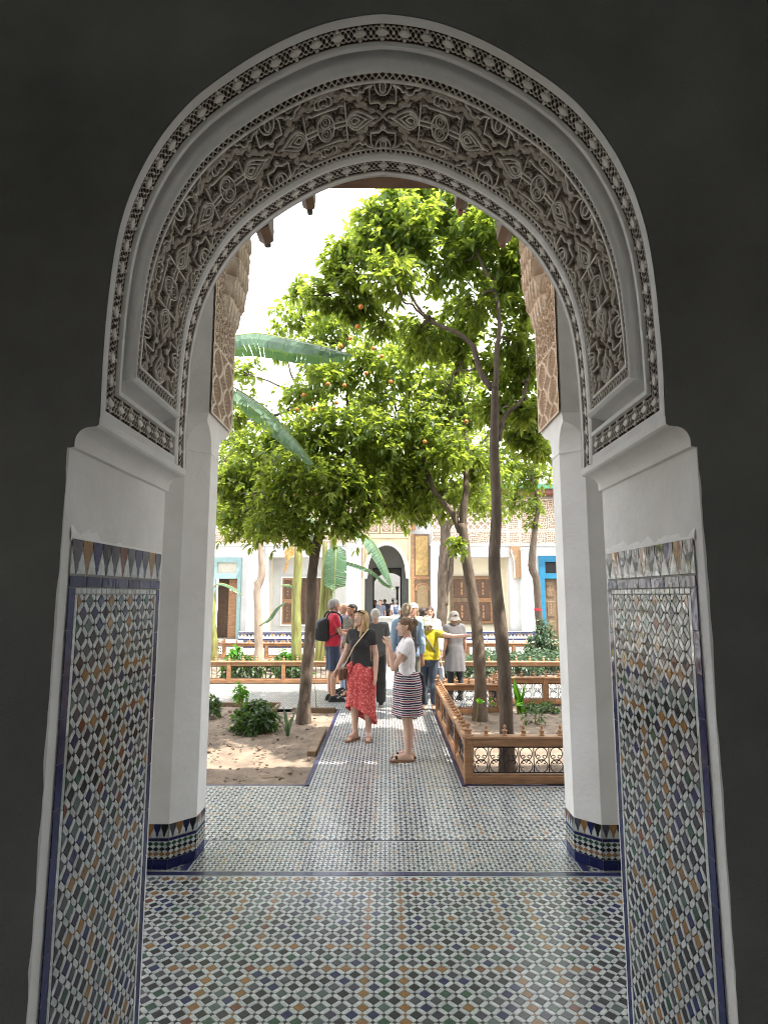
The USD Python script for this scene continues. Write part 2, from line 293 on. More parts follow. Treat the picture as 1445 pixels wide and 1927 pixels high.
def panel_cell():
    st = []
    F = lambda P, h=1.0, w=0.0030: st.append((P, w, h, 'fillet'))
    LF = lambda P, w, h=0.72: st.append((P, w, h, 'leaf'))
    # arms of the cross that turn into lobed leaves
    arm = spline([(0, 0), (.022, .024), (.058, .040), (.088, .066), (.100, .098), (.135, .122), (.175, .128), (.205, .150), (.235, .170)], 60)
    LF(arm, lambda t: .0062 + .0025 * np.sin(PI * t), .66)
    for t0, sd, ln, wd, cv in ((.30, 1, .042, .0105, .9), (.36, -1, .034, .0085, .8), (.47, 1, .044, .0115, 1.0), (.55, -1, .046, .0115, .9), (.66, 1, .034, .0105, .9), (.74, -1, .048, .0120, 1.1), (.86, 1, .026, .0085, .8), (.90, -1, .040, .0105, .9), (.16, -1, .024, .0065, .7), (.16, 1, .024, .0065, .7)):
        k = int(t0 * 59); c = arm[k]; tg = arm[k + 1] - arm[k]; a = math.atan2(tg[1], tg[0]) + sd * .75; pts = [c]
        for q in np.linspace(0, 1, 9)[1:]: a2 = a - sd * cv * 1.7 * (q - .25); pts.append(pts[-1] + ln / 8 * np.array([math.cos(a2), math.sin(a2)]))
        LF(np.array(pts), lambda t, wd=wd: wd * np.sin(PI * np.clip(t * .86 + .12, 0, 1)) ** .75 + .0012, .78)
    # half cartouche above the node
    F([(0, .060), (.010, .070), (.018, .078), (.052, .078), (.052, .145), (.040, .165), (.070, .150)])
    F([(.010, .055), (0, .066)]); F([(.010, .055), (0, .044)])
    F(ell(0, .171, .033, .058, 180, 360)); F(ogive(.0, .0, .0, 0) if False else ell(0, .150, .012, .026)); F([(0, .124), (0, .176)], .8, .002)
    F(spline([(.052, .160), (.070, .150), (.078, .135), (.092, .140), (.100, .125), (.118, .132), (.126, .150), (.142, .158), (.150, .172)], 30))
    F(spline([(.085, .172), (.095, .155), (.11, .158), (.12, .172)], 16), .9, .0022)
    # bud pointing at the node
    F(ogive(.034, .150, 0, .048, back=1.7)); F(ogive(.068, .142, 0, .032, back=1.6)); F(ogive(.095, .132, 0, .016)); F([(.02, 0), (.07, 0)], .9, .0024)
    F(spline([(.148, .012), (.125, .036), (.10, .038), (.088, .030)], 16), .9, .0022)
    # bar and box between two nodes
    F([(.152, -.01), (.152, .098)]); F([(.152, .012), (.205, .012)]); F([(.160, .088), (.175, .094), (.186, .086), (.245, .086)]); F([(.160, .088), (.160, .098), (.24, .098)], .5, .002)
    F(spline([(.165, .018), (.178, .032), (.192, .026), (.180, .014)], 14), .85, .0022); F(spline([(.152, .045), (.168, .055), (.168, .072), (.155, .07)], 14), .8, .0022)
    # double oval at mid cell
    F(ell(.24, 0, .036, .068)); F(ell(.24, .030, .020, .027), .95, .0026); F(ell(.24, .030, .008, .013), .9, .002); F([(.24, .003), (.21, .006)], .9, .0024)
    F([(.24, .120), (.222, .105), (.205, .112), (.205, .140), (.22, .155)], .9)
    F(ell(.236, .125, .014, .022), .9, .0024)
    # filling of small buds on the ground
    r = np.random.default_rng(3)
    for _ in range(22):
        c = np.array([r.uniform(.01, .235), r.uniform(.01, .165)]); q = np.linspace(0, 1, 18); a = r.uniform(0, 6.28) + r.choice([-1, 1]) * q * 5.2; R = r.uniform(.011, .019) * (1 - .75 * q)
        st.append((np.c_[c[0] + R * np.cos(a), c[1] + R * np.sin(a)], .0027, .58, 'round'))
    for _ in range(70):
        c = np.array([r.uniform(0, .24), r.uniform(0, .171)]); a = r.uniform(0, PI)
        st.append(([c, c + .012 * np.array([math.cos(a), math.sin(a)])], lambda t: .0050 * (1 - .6 * t), .44, 'round'))
    u = np.arange(0, .2405, .0012); v = np.arange(0, .1725, .0012); U, V = np.meshgrid(u, v, indexing='ij')
    return stroke_field(st, U, V)
CELLMAP = panel_cell()
from scipy.ndimage import map_coordinates
def panel_relief(s, v):
    u = np.abs((s / CELL + 0.5) % 1.0 - 0.5) * CELL
    r = map_coordinates(CELLMAP, [u / .0012, np.abs(v) / .0012], order=1, mode='nearest'); av = np.abs(v)
    fine = np.abs(np.sin(u * 290 + 2.2 * np.sin(av * 330)) * np.sin(av * 300 + 1.8 * np.sin(u * 350 + 1)))   # small leafage between the larger forms
    return np.maximum(r, .36 * np.clip((fine - .30) / .30, 0, 1))
def band_relief(s, v, per=0.078):
    "interlace with lens-shaped studs; v from -1 to 1 across"
    p = s / per; dp = (p + .5) % 1.0 - .5
    h = np.zeros(np.broadcast(s, v).shape)
    for k in (0, .5):
        for a in (.62, -.62): h = np.maximum(h, np.clip(1.5 - np.abs(v - a * np.sin(2 * PI * (p + k / 2))) / .10, 0, 1) * .72)
    h = np.maximum(h, np.clip(1.5 - np.abs(np.abs(v) - .93) / .05, 0, 1) * .5)
    lens = 1.25 - (np.abs(dp) / .30) ** 1.3 - (np.abs(v) / .36) ** 1.2; h = np.maximum(h, np.clip(lens * 3, 0, 1))
    dq = (p + 1.0) % 1.0 - .5
    for a in (.66, -.66): h = np.maximum(h, np.clip((1.2 - np.abs(dp) / .10 - np.abs(v - a) / .24) * 3, 0, 1)); h = np.maximum(h, np.clip((1.1 - np.abs(dq) / .09 - np.abs(v - a * 0) / .2) * 3, 0, 1) * .85)
    return h
def lattice_relief(s, v, per=0.026):
    p = s / per; a = np.abs((p + v / 2) % 1 - .5) * 2; b = np.abs((p - v / 2) % 1 - .5) * 2
    return np.clip(1.6 - np.minimum(a, b) / .22, 0, 1)
def soffit_height(s, t):
    "relief (m), ground-to-plaster colour (0..1) and zone number"
    L2 = 2 * HL; sc = s - HL; b = np.minimum(s, L2 - s); c = T - t; d = np.minimum(t, b); along = np.where(t <= b, sc, t)
    H = np.full(s.shape, .016); C = np.ones(s.shape); Z = np.zeros(s.shape, int)
    def put(m, h, col, z): H[m] = h[m] if np.ndim(h) else h; C[m] = col[m] if np.ndim(col) else col; Z[m] = z
    e = np.where(c < .184, np.minimum(c - .145 + .222, d), d)   # small lattice band also runs down the garden side
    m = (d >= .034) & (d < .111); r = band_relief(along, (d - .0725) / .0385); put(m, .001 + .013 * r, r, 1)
    m = (d >= .130) & (d < .190); x = (d - .130) / .060; put(m, .020 - .060 * np.sqrt(np.clip(1 - (2 * np.clip(x, 0, 1) - 1) ** 2, 0, 1)), 1., 2)
    m = (d >= .190) & (d < .222); x = (d - .190) / .032; put(m, .020 + .016 * np.sin(PI * np.clip(x, 0, 1)), 1., 2)
    m = (d >= .111) & (d < .130); put(m, .020, 1., 2)
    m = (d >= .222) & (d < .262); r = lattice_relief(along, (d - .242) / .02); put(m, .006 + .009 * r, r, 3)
    m = (d >= .262) & (d < .274); put(m, .020, 1., 3)
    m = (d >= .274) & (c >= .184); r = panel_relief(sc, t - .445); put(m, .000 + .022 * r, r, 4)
    m = (c < .184) & (c >= .178) & (d >= .262); put(m, .019, 1., 3)
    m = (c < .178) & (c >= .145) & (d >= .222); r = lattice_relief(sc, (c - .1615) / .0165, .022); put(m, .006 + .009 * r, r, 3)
    m = (c < .145) & (c >= .102); x = (c - .102) / .043; put(m, .016 + .006 * np.sin(PI * np.clip(x, 0, 1)), 1., 5)
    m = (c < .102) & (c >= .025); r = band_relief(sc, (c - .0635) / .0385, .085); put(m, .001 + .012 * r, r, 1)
    m = c < .025; put(m, .013, 1., 0)
    return H, C, Z
ns, nt = 1400, 312
S1 = np.linspace(0, 2 * HL, ns); T1 = np.linspace(0, T, nt); SG, TG = np.meshgrid(S1, T1, indexing='ij')
Hh, Cc, Zz = soffit_height(SG, TG)
Hh = Hh - .016 + .0012 * (fbm(np.stack([SG * 9, TG * 9, 0 * SG], -1), 5) - .5) * 2
P_, N_ = arch_pts(S1)
V_ = np.zeros((ns, nt, 3)); V_[..., 0] = P_[:, None, 0] + N_[:, None, 0] * Hh; V_[..., 2] = P_[:, None, 1] + N_[:, None, 1] * Hh; V_[..., 1] = Y0 + TG
arch = thing('carved_arch', 'carved plaster lining of the pointed horseshoe arch, pale relief on brown ground with painted recess shade', 'archway', (0, Y0, 2.44))
FQ = grid_faces(ns, nt); zf = np.max(Zz.ravel()[FQ], axis=1)
def sub(mask):
    f = FQ[mask]; u, inv = np.unique(f, return_inverse=True); return (V_.reshape(-1, 3)[u], inv.reshape(f.shape)), Cc.ravel()[u]
for z, nm, mt, lab in ((0, 'edge_trim', 'stucco_plain', None), (1, 'carved_band', 'stucco_band', None), (2, 'roll_moulding', 'stucco_plain', None), (3, 'lattice_band', 'stucco_band', None), (4, 'carved_panel', 'stucco_panel_shade', None), (5, 'inner_moulding', 'stucco_plain', None)):
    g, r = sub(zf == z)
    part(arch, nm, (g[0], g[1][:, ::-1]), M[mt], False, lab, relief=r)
# lips that close the edges on both faces of the wall
for yy, sgn in ((Y0, -1), (Y1, 1)):
    a, nn = arch_pts(ss); k = len(ss)
    inn, out = a + nn * -.002, a - nn * .024
    rows = [np.c_[inn[:, 0], np.full(k, yy), inn[:, 1]], np.c_[inn[:, 0], np.full(k, yy + sgn * .004), inn[:, 1]], np.c_[out[:, 0], np.full(k, yy + sgn * .004), out[:, 1]], np.c_[out[:, 0], np.full(k, yy - sgn * .002), out[:, 1]]]
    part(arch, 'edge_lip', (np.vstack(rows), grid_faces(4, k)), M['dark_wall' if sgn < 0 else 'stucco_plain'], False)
# impost blocks
for sx in (-1, 1):
    prof = [(JX, 2.345), (JX - .014, 2.348), (JX - .014, 2.362)] + [(JX - .014 - .044 * (1 - math.cos(a)), 2.362 + .048 * math.sin(a)) for a in np.linspace(0, PI / 2, 9)] + [(SX + .008, 2.412), (SX - .0, 2.418), (SX - .0005, 2.4425), (JX + .003, 2.4425), (JX + .003, 2.345)]
    t = thing('arch_impost', f'white moulded impost carrying the {"left" if sx < 0 else "right"} foot of the carved arch', 'impost', (sx * JX, Y0, 2.345))
    pg = sg.Polygon([(sx * x, z) for x, z in prof]).buffer(0)
    part(t, 'moulding', extrude(pg, Y0 - .004, Y1 + .004), M['plaster'])
    part(t, 'wall_side', extrude(pg, Y0 - .0065, Y0 - .0042), M['dark_wall'])
# ---------------------------------------------------------------- glazed mosaic
def clip_poly(P, r):
    q = sg.Polygon(P).intersection(sg.box(*r))
    return None if q.is_empty or q.geom_type != 'Polygon' or q.area < 4e-6 else np.array(q.exterior.coords)[:-1]
def mosaic(u0, u1, v0, v1, per, seed=0, shear=0.0, palette='floor'):
    """big diamonds, white bars and small diamonds of one square lattice set on its corner: list of (points, colour)"""
    r = np.random.default_rng(seed); g = per / math.sqrt(2); a = g * (.635 if palette == 'floor' else .57); w = g - a; gr = .0011
    e1, e2 = np.array([1, 1]) / math.sqrt(2), np.array([-1, 1]) / math.sqrt(2); out = []
    n = int(math.ceil(max(u1 - u0, v1 - v0) / g * 1.5)) + 2; c0 = np.array([(u0 + u1) / 2, (v0 + v1) / 2])
    R = (u0, v0, u1, v1)
    def tan(i, j):
        A, B = i - j, i + j                     # columns and rows of the diamonds
        if B % 2: return False
        x, y = (A // 2) % 8 - 4, (B // 2) % 8 - 4
        m = max(abs(x), abs(y)); return (m == 3 or m == 0) and not (x == 0 and y in (3, -3))
    def big(i, j):
        if palette == 'path':
            q = r.random(); return TAN_T if tan(i, j) and q < .5 else BEIGE_T if q < .3 else GREY_T if q < .66 else BLACK_T if q < .85 else VIO_T
        if tan(i, j): return RED_T if r.random() < .14 else TAN_T
        q = r.random()
        if (i + j) % 2: return BLACK_T if q < .5 else GREY_T if q < .72 else VIO_T if q < .9 else BLUE_T
        m = max(abs(((i - j) // 2) % 8 - 4), abs(((i + j) // 2) % 8 - 4))
        return (GREEN_T if q < .4 else TEAL_T) if m in (1, 4) else (BLACK_T if q < .5 else BLUE_T if q < .75 else GREY_T)
    def add(P, col, far):
        P = np.asarray(P); c = P.mean(0)
        if c[0] < u0 - per or c[0] > u1 + per or c[1] < v0 - per or c[1] > v1 + per: return
        if P[:, 0].min() < u0 or P[:, 0].max() > u1 or P[:, 1].min() < v0 or P[:, 1].max() > v1:
            P = clip_poly(P, R)
            if P is None: return
        out.append((P, np.clip(np.array(col) * r.uniform(.85, 1.15), 0, .85)))
    for i in range(-n, n + 1):
        for j in range(-n, n + 1):
            c = c0 + e1 * (i * g) + e2 * (j * g)
            if abs(c[0] - c0[0]) > (u1 - u0) / 2 + per or abs(c[1] - c0[1]) > (v1 - v0) / 2 + per: continue
            h = a / 2 - gr
            add([c - e1 * h - e2 * h, c + e1 * h - e2 * h, c + e1 * h + e2 * h, c - e1 * h + e2 * h], big(i, j), 0)
            for k, (ea, eb) in enumerate(((e1, e2), (e2, e1))):      # white bars with blunted tips
                b = c + ea * (g / 2); wl, hl = w / 2 - gr, a / 2 - gr; tip = w * .30
                Q = [b - eb * hl - ea * wl, b - eb * (hl + tip), b - eb * hl + ea * wl, b + eb * hl + ea * wl, b + eb * (hl + tip), b + eb * hl - ea * wl]
                add(Q if k == 0 else Q[::-1], WHITE_T, 0)
            b = c + (e1 + e2) * (g / 2); h = w * .46
            tt = tan(i, j) and tan(i + 1, j + 1) or tan(i + 1, j) and tan(i, j + 1)
            add([b + np.array(p) * h * .98 for p in ((0, -1), (1, 0), (0, 1), (-1, 0))], TAN_T if tt else (BLACK_T if r.random() < .7 else GREY_T), 0)
    return out
def tile_mesh(P, thick, r, tilt=.0005, cham=.0012):
    "top with a narrow slope round it and sides, in (u, v, height)"
    c = P.mean(0); k = len(P); ar = (P - c); L_ = np.maximum(np.linalg.norm(ar, axis=1, keepdims=True), 1e-6)
    z = thick + (ar @ r.normal(0, 1, 2)) / max(L_.max(), 1e-6) * tilt
    top = np.c_[c + ar * (1 - np.minimum(cham / L_, .3)), z + 0]; mid = np.c_[P, z - cham * .8]; bot = np.c_[P, np.zeros(k)]
    V = np.vstack([top, mid, bot]); F = [[0, i, i + 1] for i in range(1, k - 1)]
    for i in range(k):
        j = (i + 1) % k
        F += [[i, i + k, j + k], [i, j + k, j], [i + k, i + 2 * k, j + 2 * k], [i + k, j + 2 * k, j + k]]
    return V, np.array(F)
def orient(P):
    x, y = P[:, 0], P[:, 1]
    return P if np.sum(x * np.roll(y, -1) - np.roll(x, -1) * y) > 0 else P[::-1]
def lay(parent, tiles, place, near=None, limit=300, thick=.003, material='glaze', name='mosaic_tile', seed=1, tilt=.0005, flat=False, wavy=None):
    """tiles as parts (the `limit` that come largest in view) and the rest as one field"""
    r = np.random.default_rng(seed); rest = []; cen = np.array([place(np.c_[P, np.zeros(len(P))].mean(0)[None])[0] for P, _ in tiles])
    area = np.array([abs(np.sum(P[:, 0] * np.roll(P[:, 1], -1) - np.roll(P[:, 0], -1) * P[:, 1])) / 2 for P, _ in tiles])
    dv = cen - EYE; dep = dv @ FW; px = F_PX * (dv @ RT) / dep; py = F_PX * (dv @ UPV) / dep
    inside = (np.abs(px) < 722) & (np.abs(py) < 963) & (dep > .3)
    score = np.where(inside, area / np.maximum(dep, .3) ** 2 * (1 if near is None else near(dv)), -1)
    pick = set(np.argsort(-score)[:limit].tolist())
    for k, (P, col) in enumerate(tiles):
        P = orient(np.asarray(P)); col = np.asarray(col) * .9 + .02 if material == 'glaze_floor' else col  # floor tints lifted: haze reflected from the sky is put into the colour
        if flat and k not in pick: v, f = np.c_[P, np.full(len(P), thick)], np.array([[0, i, i + 1] for i in range(1, len(P) - 1)])
        elif k not in pick and material == 'glaze_floor':
            n = len(P); v = np.vstack([np.c_[P.mean(0) + (P - P.mean(0)) * .97, np.full(n, thick + r.normal(0, .00015))], np.c_[P, np.full(n, .0005)]]); f = np.array([[0, i, i + 1] for i in range(1, n - 1)] + [q for i in range(n) for q in ([i, i + n, (i + 1) % n + n], [i, (i + 1) % n + n, (i + 1) % n])])
        else: v, f = tile_mesh(P, thick, r, tilt)
        v = place(v)
        mk = M[material]
        if wavy and wavy[0] + .12 * r.random() < P[:, 1].mean() < wavy[1]: mk = M['glaze_wavy']
        if k in pick and score[k] > 0: part(parent, name, (v, f), mk, tint=col)
        else: rest.append((v, f, np.tile(col, (len(v), 1)), mk))
    for mk in ({id(q[3]): q[3] for q in rest}).values():
        sel = [q for q in rest if q[3] is mk]
        part(parent, 'tile_field', join([(q[0], q[1]) for q in sel]), mk, tint=np.vstack([q[2] for q in sel]), kind='stuff')
def rects(u0, u1, v0, v1, step, axis, col, gap=.0012, jit=.0, seed=0):
    r = np.random.default_rng(seed); out = []; a, b = (u0, u1) if axis == 0 else (v0, v1); n = max(1, round((b - a) / step)); e = np.linspace(a, b, n + 1)
    for i in range(n):
        q = (e[i] + gap, e[i + 1] - gap); c = col() if callable(col) else col
        P = [(q[0], v0 + gap), (q[1], v0 + gap), (q[1], v1 - gap), (q[0], v1 - gap)] if axis == 0 else [(u0 + gap, q[0]), (u1 - gap, q[0]), (u1 - gap, q[1]), (u0 + gap, q[1])]
        out.append((np.array(P), np.array(c) * r.uniform(.8, 1.25)))
    return out
def cartouches(u0, u1, v0, v1, n, seed=0):
    "row of dark spear heads hanging between pale bulbs"
    r = np.random.default_rng(seed); out = []; p = (u1 - u0) / n; H = v1 - v0
    hw = [(0, .5), (.30, .47), (.48, .34), (.66, .19), (.76, .15), (.79, .19), (.83, .15), (.97, .04)]     # half width of the dark one by drop
    cols = [GREY_T, TAN_T, BLUE_T, BLACK_T, GREY_T, RED_T, GREY_T, BLUE_T, GREY_T, TAN_T, GREY_T]
    for i in range(n):
        c = u0 + (i + .5) * p
        Lp = [(c - w * p + .0008, v1 - d * H) for d, w in hw]; Rp = [(c + w * p - .0008, v1 - d * H) for d, w in hw]
        out.append((np.array(Lp + Rp[::-1]), np.array(cols[i % 11]) * r.uniform(.8, 1.2)))
    for i in range(n + 1):
        c = u0 + i * p
        Rr = [(min(c + (.5 - w) * p - .0008, u1), v1 - d * H) for d, w in hw[1:]]; Ll = [(max(c - (.5 - w) * p + .0008, u0), v1 - d * H) for d, w in hw[1:]]
        out.append((np.array([(c, v1 - .2 * H)] + Rr + Ll[::-1]), np.array(WHITE_T) * r.uniform(.85, 1.1)))
    return out

# the two jambs: plaster face, tiled dado
for sx in (-1, 1):
    side = 'left' if sx < 0 else 'right'
    t = thing('tiled_jamb', f'{side} jamb of the arch, {"dim" if sx < 0 else "glinting"} diamond mosaic dado under white plaster', 'jamb', (sx * JX, Y0, 0))
    ny, nz = 24, 70; yy, zz = np.meshgrid(np.linspace(Y0 - .004, Y1 + .004, ny), np.linspace(0, 2.346, nz))
    wob = .004 * (fbm(np.stack([yy * 6, zz * 6, 0 * zz + sx], -1), 11) - .5) * 2
    edge = np.clip(1 - (yy - Y0 + .004) / .03, 0, 1); xx = JX - .001 + wob * .4 + edge * .003 + np.clip(1 - (Y1 + .004 - yy) / .02, 0, 1) * .003
    face = (np.c_[sx * xx.ravel(), yy.ravel(), zz.ravel()], grid_faces(nz, ny))
    part(t, 'plaster_face', face, M['plaster'], True)
    part(t, 'edge_return', (np.vstack([np.c_[sx * xx[:, 0], yy[:, 0], zz[:, 0]], np.c_[sx * (JX + .004 + .014 * np.abs(fbm(np.c_[0 * zz[:, 0], zz[:, 0] * 9, 0 * zz[:, 0] + sx * 3], 4) - .35)), yy[:, 0] - .0005, zz[:, 0]]]), grid_faces(2, nz)), M['plaster'], True)
    yq = np.linspace(Y0 + .03, Y1 - .02, 60); hq = .006 + .055 * np.clip(fbm(np.c_[yq * 9, 0 * yq, 0 * yq + 5 * sx], 6) - .38, 0, 1) ** .8
    rows = [np.c_[np.full(60, sx * (JX - q)), yq, z] for q, z in ((.0055, np.full(60, 2.066)), (.0052, 2.072 + hq * .6), (.0005, 2.072 + hq * 1.6))]
    part(t, 'mortar_smear', (np.vstack(rows), grid_faces(3, 60)), M['patch'], True)
    def place(p, sx=sx): return np.c_[sx * (JX - .004 - p[:, 2]), Y0 + p[:, 0], p[:, 1]]
    a, b, top = .038, .772, 2.072
    part(t, 'grout_bed', (place(np.array([(a, 0, 0), (b, 0, 0), (b, top, 0), (a, top, 0)], float)), np.array([[0, 1, 2, 3]])), M['grout'])
    tl = cartouches(a, b, 1.962, top, 11, 5 + sx)
    tl += rects(a, b, 1.924, 1.960, .105, 0, BLUE_T, seed=3) + rects(a, a + .036, 0, 1.922, .13, 1, BLUE_T, seed=4) + rects(b - .036, b, 0, 1.922, .17, 1, BLUE_T, seed=5)
    tl += rects(a + .037, b - .037, 1.903, 1.922, .035, 0, WHITE_T, seed=6) + rects(a + .037, a + .055, 0, 1.902, .22, 1, WHITE_T, seed=7) + rects(b - .055, b - .037, 0, 1.902, .22, 1, WHITE_T, seed=8)
    nf = len(tl)
    tl += mosaic(a + .057, b - .057, 0.0, 1.901, .0775, 21 + sx)
    lay(t, tl, place, limit=300, material='glaze', seed=9 + sx, tilt=.0003, wavy=(1.56, 2.1) if sx > 0 else None)

# ---------------------------------------------------------------- floors
flat_place = lambda z: (lambda p: np.c_[p[:, 0], p[:, 1], z + p[:, 2]])
single('ground', sheet(-70, 70, -60, 80, -0.10), M['soil'], kind='structure')
def floor(name, x0, x1, y0, y1, per, seed, limit=300, z=0.0, flat=False, palette='path'):
    t = thing(name, None, None, (0, y0, 0), kind='structure')
    part(t, 'grout_bed', sheet(x0, x1, y0, y1, z - .003), M['grout'])
    lay(t, mosaic(x0, x1, y0, y1, per, seed, palette=palette), flat_place(z - .003), limit=limit, material='glaze_floor', seed=seed, tilt=.0003, flat=flat)
    return t
FLN = floor('passage_floor', -2.25, 2.25, 1.0, 4.415, .0985, 31, palette='floor')
lay(FLN, rects(-2.25, 2.25, 4.417, 4.432, .30, 0, WHITE_T, seed=2) + rects(-2.25, 2.25, 4.434, 4.492, .125, 0, BLUE_T, seed=3) + rects(-2.25, 2.25, 4.494, 4.506, .30, 0, WHITE_T, seed=4), flat_place(-.003), material='glaze_floor', name='border_tile')
FLT = floor('threshold_floor', -1.36, 1.36, 4.508, 5.010, .068, 32, 200)
for sx in (-1, 1):
    a, b = sorted((sx * 1.362, sx * 1.376)); c, d = sorted((sx * 1.378, sx * 1.425))
    lay(FLT, rects(a, b, 4.508, 5.03, .2, 1, WHITE_T) + rects(c, d, 4.508, 5.03, .11, 1, BLUE_T), flat_place(-.003), material='glaze_floor', name='border_tile')
    x0, x1 = sorted((sx * 1.427, sx * 2.25)); part(FLT, 'grout_bed', sheet(x0, x1, 4.508, 5.03, -.003), M['grout'])
    lay(FLT, mosaic(x0, x1, 4.508, 5.03, .068, 5), flat_place(-.003), limit=0, material='glaze_floor', flat=True)
lay(FLT, rects(-1.36, 1.36, 5.012, 5.024, .3, 0, WHITE_T), flat_place(-.003), material='glaze_floor', name='border_tile')
FLG = floor('gallery_floor', -4.6, 4.6, 5.045, 6.375, .0865, 33, 120)
lay(FLG, rects(-4.6, 4.6, 5.032, 5.044, .1, 0, GREY_T), flat_place(-.003), material='glaze_floor', name='border_tile', limit=0)
FLP = floor('garden_path', -.745, .745, 6.377, 10.55, .0865, 34, 100)
for sx in (-1, 1):
    a, b = sorted((sx * .747, sx * .765)); c, d = sorted((sx * .768, sx * .82))
    lay(FLP, rects(a, b, 6.377, 10.5, .2, 1, WHITE_T) + rects(c, d, 6.42, 10.5, .12, 1, BLUE_T), flat_place(-.003), material='glaze_floor', name='border_tile', limit=60)
    e0, e1 = sorted((sx * .82, sx * 4.6))
    lay(FLP, rects(e0, e1, 6.377, 6.395, .2, 0, WHITE_T) + rects(e0, e1, 6.397, 6.44, .12, 0, BLUE_T), flat_place(-.003), material='glaze_floor', name='border_tile', limit=40)
FLC = floor('cross_path', -7.0, 7.0, 10.97, 13.45, .0865, 35, 0, z=-.004, flat=True)
part(FLC, 'grout_bed', sheet(-1.88, 1.88, 10.552, 10.968, -.007), M['grout'])
lay(FLC, mosaic(-1.88, 1.88, 10.56, 10.965, .0865, 3, palette='path'), flat_place(-.007), limit=0, material='glaze_floor', flat=True)
FLF = floor('far_path', -1.0, 1.0, 13.46, 20.0, .0865, 36, 0, z=-.006, flat=True)
single('terrace', sheet(-13, 13, 20.0, 30.0, -.012), mat('terrace_tile', (0.42, 0.42, 0.39), 0.35, 0.25, 60.0), kind='structure')
single('side_walk', sheet(-13, -4.6, 5.0, 6.4, -.012), M['grout'], kind='structure')
single('side_walk', sheet(4.6, 13, 5.0, 6.4, -.012), M['grout'], kind='structure')
# planting beds: soil with real hollows
def bed(x0, x1, y0, y1, seed, z=-.02, amp=.05):
    q_ = .035 if y1 < 12 else .09; nx, ny = int((x1 - x0) / q_), int((y1 - y0) / q_); X, Y = np.meshgrid(np.linspace(x0, x1, nx), np.linspace(y0, y1, ny))
    e = np.minimum(np.minimum(X - x0, x1 - X), np.minimum(Y - y0, y1 - Y)); h = amp * (fbm(np.stack([X * 1.1, Y * 1.1, 0 * X], -1), seed) - .45) + .5 * amp * (fbm(np.stack([X * 7, Y * 7, 0 * X], -1), seed + 9) - .5) + .12 * amp * (meshkit.noise(np.stack([X * 40, Y * 40, 0 * X], -1), seed) - .5)
    Z = z + h * np.clip(e / .15, 0.15, 1)
    if y1 < 12: Z = np.where((np.abs(X) < 1.88) & (Y > 10.46), -.09, Z)
    single('planting_bed', (np.c_[X.ravel(), Y.ravel(), Z.ravel()], grid_faces(ny, nx)), M['soil'], kind='structure', smooth=True)
bed(-7.0, -.825, 6.445, 10.95, 1, -.035, .11); bed(.825, 7.0, 6.445, 10.95, 2, -.01, .09)
bed(-7, -1.02, 13.5, 18.7, 3); bed(1.02, 7, 13.5, 18.7, 4)

r = np.random.default_rng(5); cl = []
for k in range(300):
    x, y = r.uniform(-3.8, -.9), r.uniform(6.5, 10.8); q = abs(r.normal(0, .012)) + .006
    m = trimesh.creation.icosphere(1, q); m.vertices *= r.uniform(.6, 1.2, 3) * [1, 1, .6]; m.vertices += r.normal(0, q * .12, m.vertices.shape); cl.append(m.apply_translation((x, y, -.02 + .015 * r.random())))
for k in range(160):
    x, y = r.uniform(.95, 3.6), r.uniform(6.6, 10.8); q = abs(r.normal(0, .012)) + .006
    m = trimesh.creation.icosphere(1, q); m.vertices *= r.uniform(.6, 1.2, 3) * [1, 1, .6]; cl.append(m.apply_translation((x, y, .0 + .012 * r.random())))
single('soil_clods', join(cl), M['soil'], 'small clods and crumbs of soil lying on the near beds', 'soil', kind='stuff')
# ---------------------------------------------------------------- the gallery: two octagonal pillars, carved capitals, stepped lintel, roof
def carved_slab(w, h, res, fn):
    "heights over a w x h field"
    nu, nv = int(w / res) + 1, int(h / res) + 1; U, V = np.meshgrid(np.linspace(0, w, nu), np.linspace(0, h, nv), indexing='ij')
    return U, V, fn(U, V), grid_faces(nu, nv)
def arabesque(U, V, w, seed=0):
    "curling stems over a ground, then a slanting fillet and larger pointed leaves below"
    n1 = fbm(np.stack([U * 11, V * 11, 0 * U + seed], -1), seed); ph = 46
    a = np.abs(np.sin(U * ph + 3.2 * np.sin(V * 23 + 5 * n1))); b = np.abs(np.sin(V * 40 + 2.6 * np.sin(U * 27 + 4 * n1)))
    fine = np.clip(1.4 - np.minimum(a, b) / .34, 0, 1)
    c = np.abs(((U / w * 2) % 1) - .5) * 2; k = (V * 4.4 + .5 * np.sign(.5 - (U / w))) % 1
    leafy = np.abs(c - (.15 + .7 * np.sin(PI * k) ** .8)); big = np.clip(1.5 - leafy / .13, 0, 1); big = np.maximum(big, .55 * np.clip(1.3 - np.abs(np.sin(k * 22 + c * 5)) / .5, 0, 1) * (leafy > .1))
    line = .56 - .30 * U / w if False else .58
    return np.where(V > .60, fine, big), n1
OCT = .2535
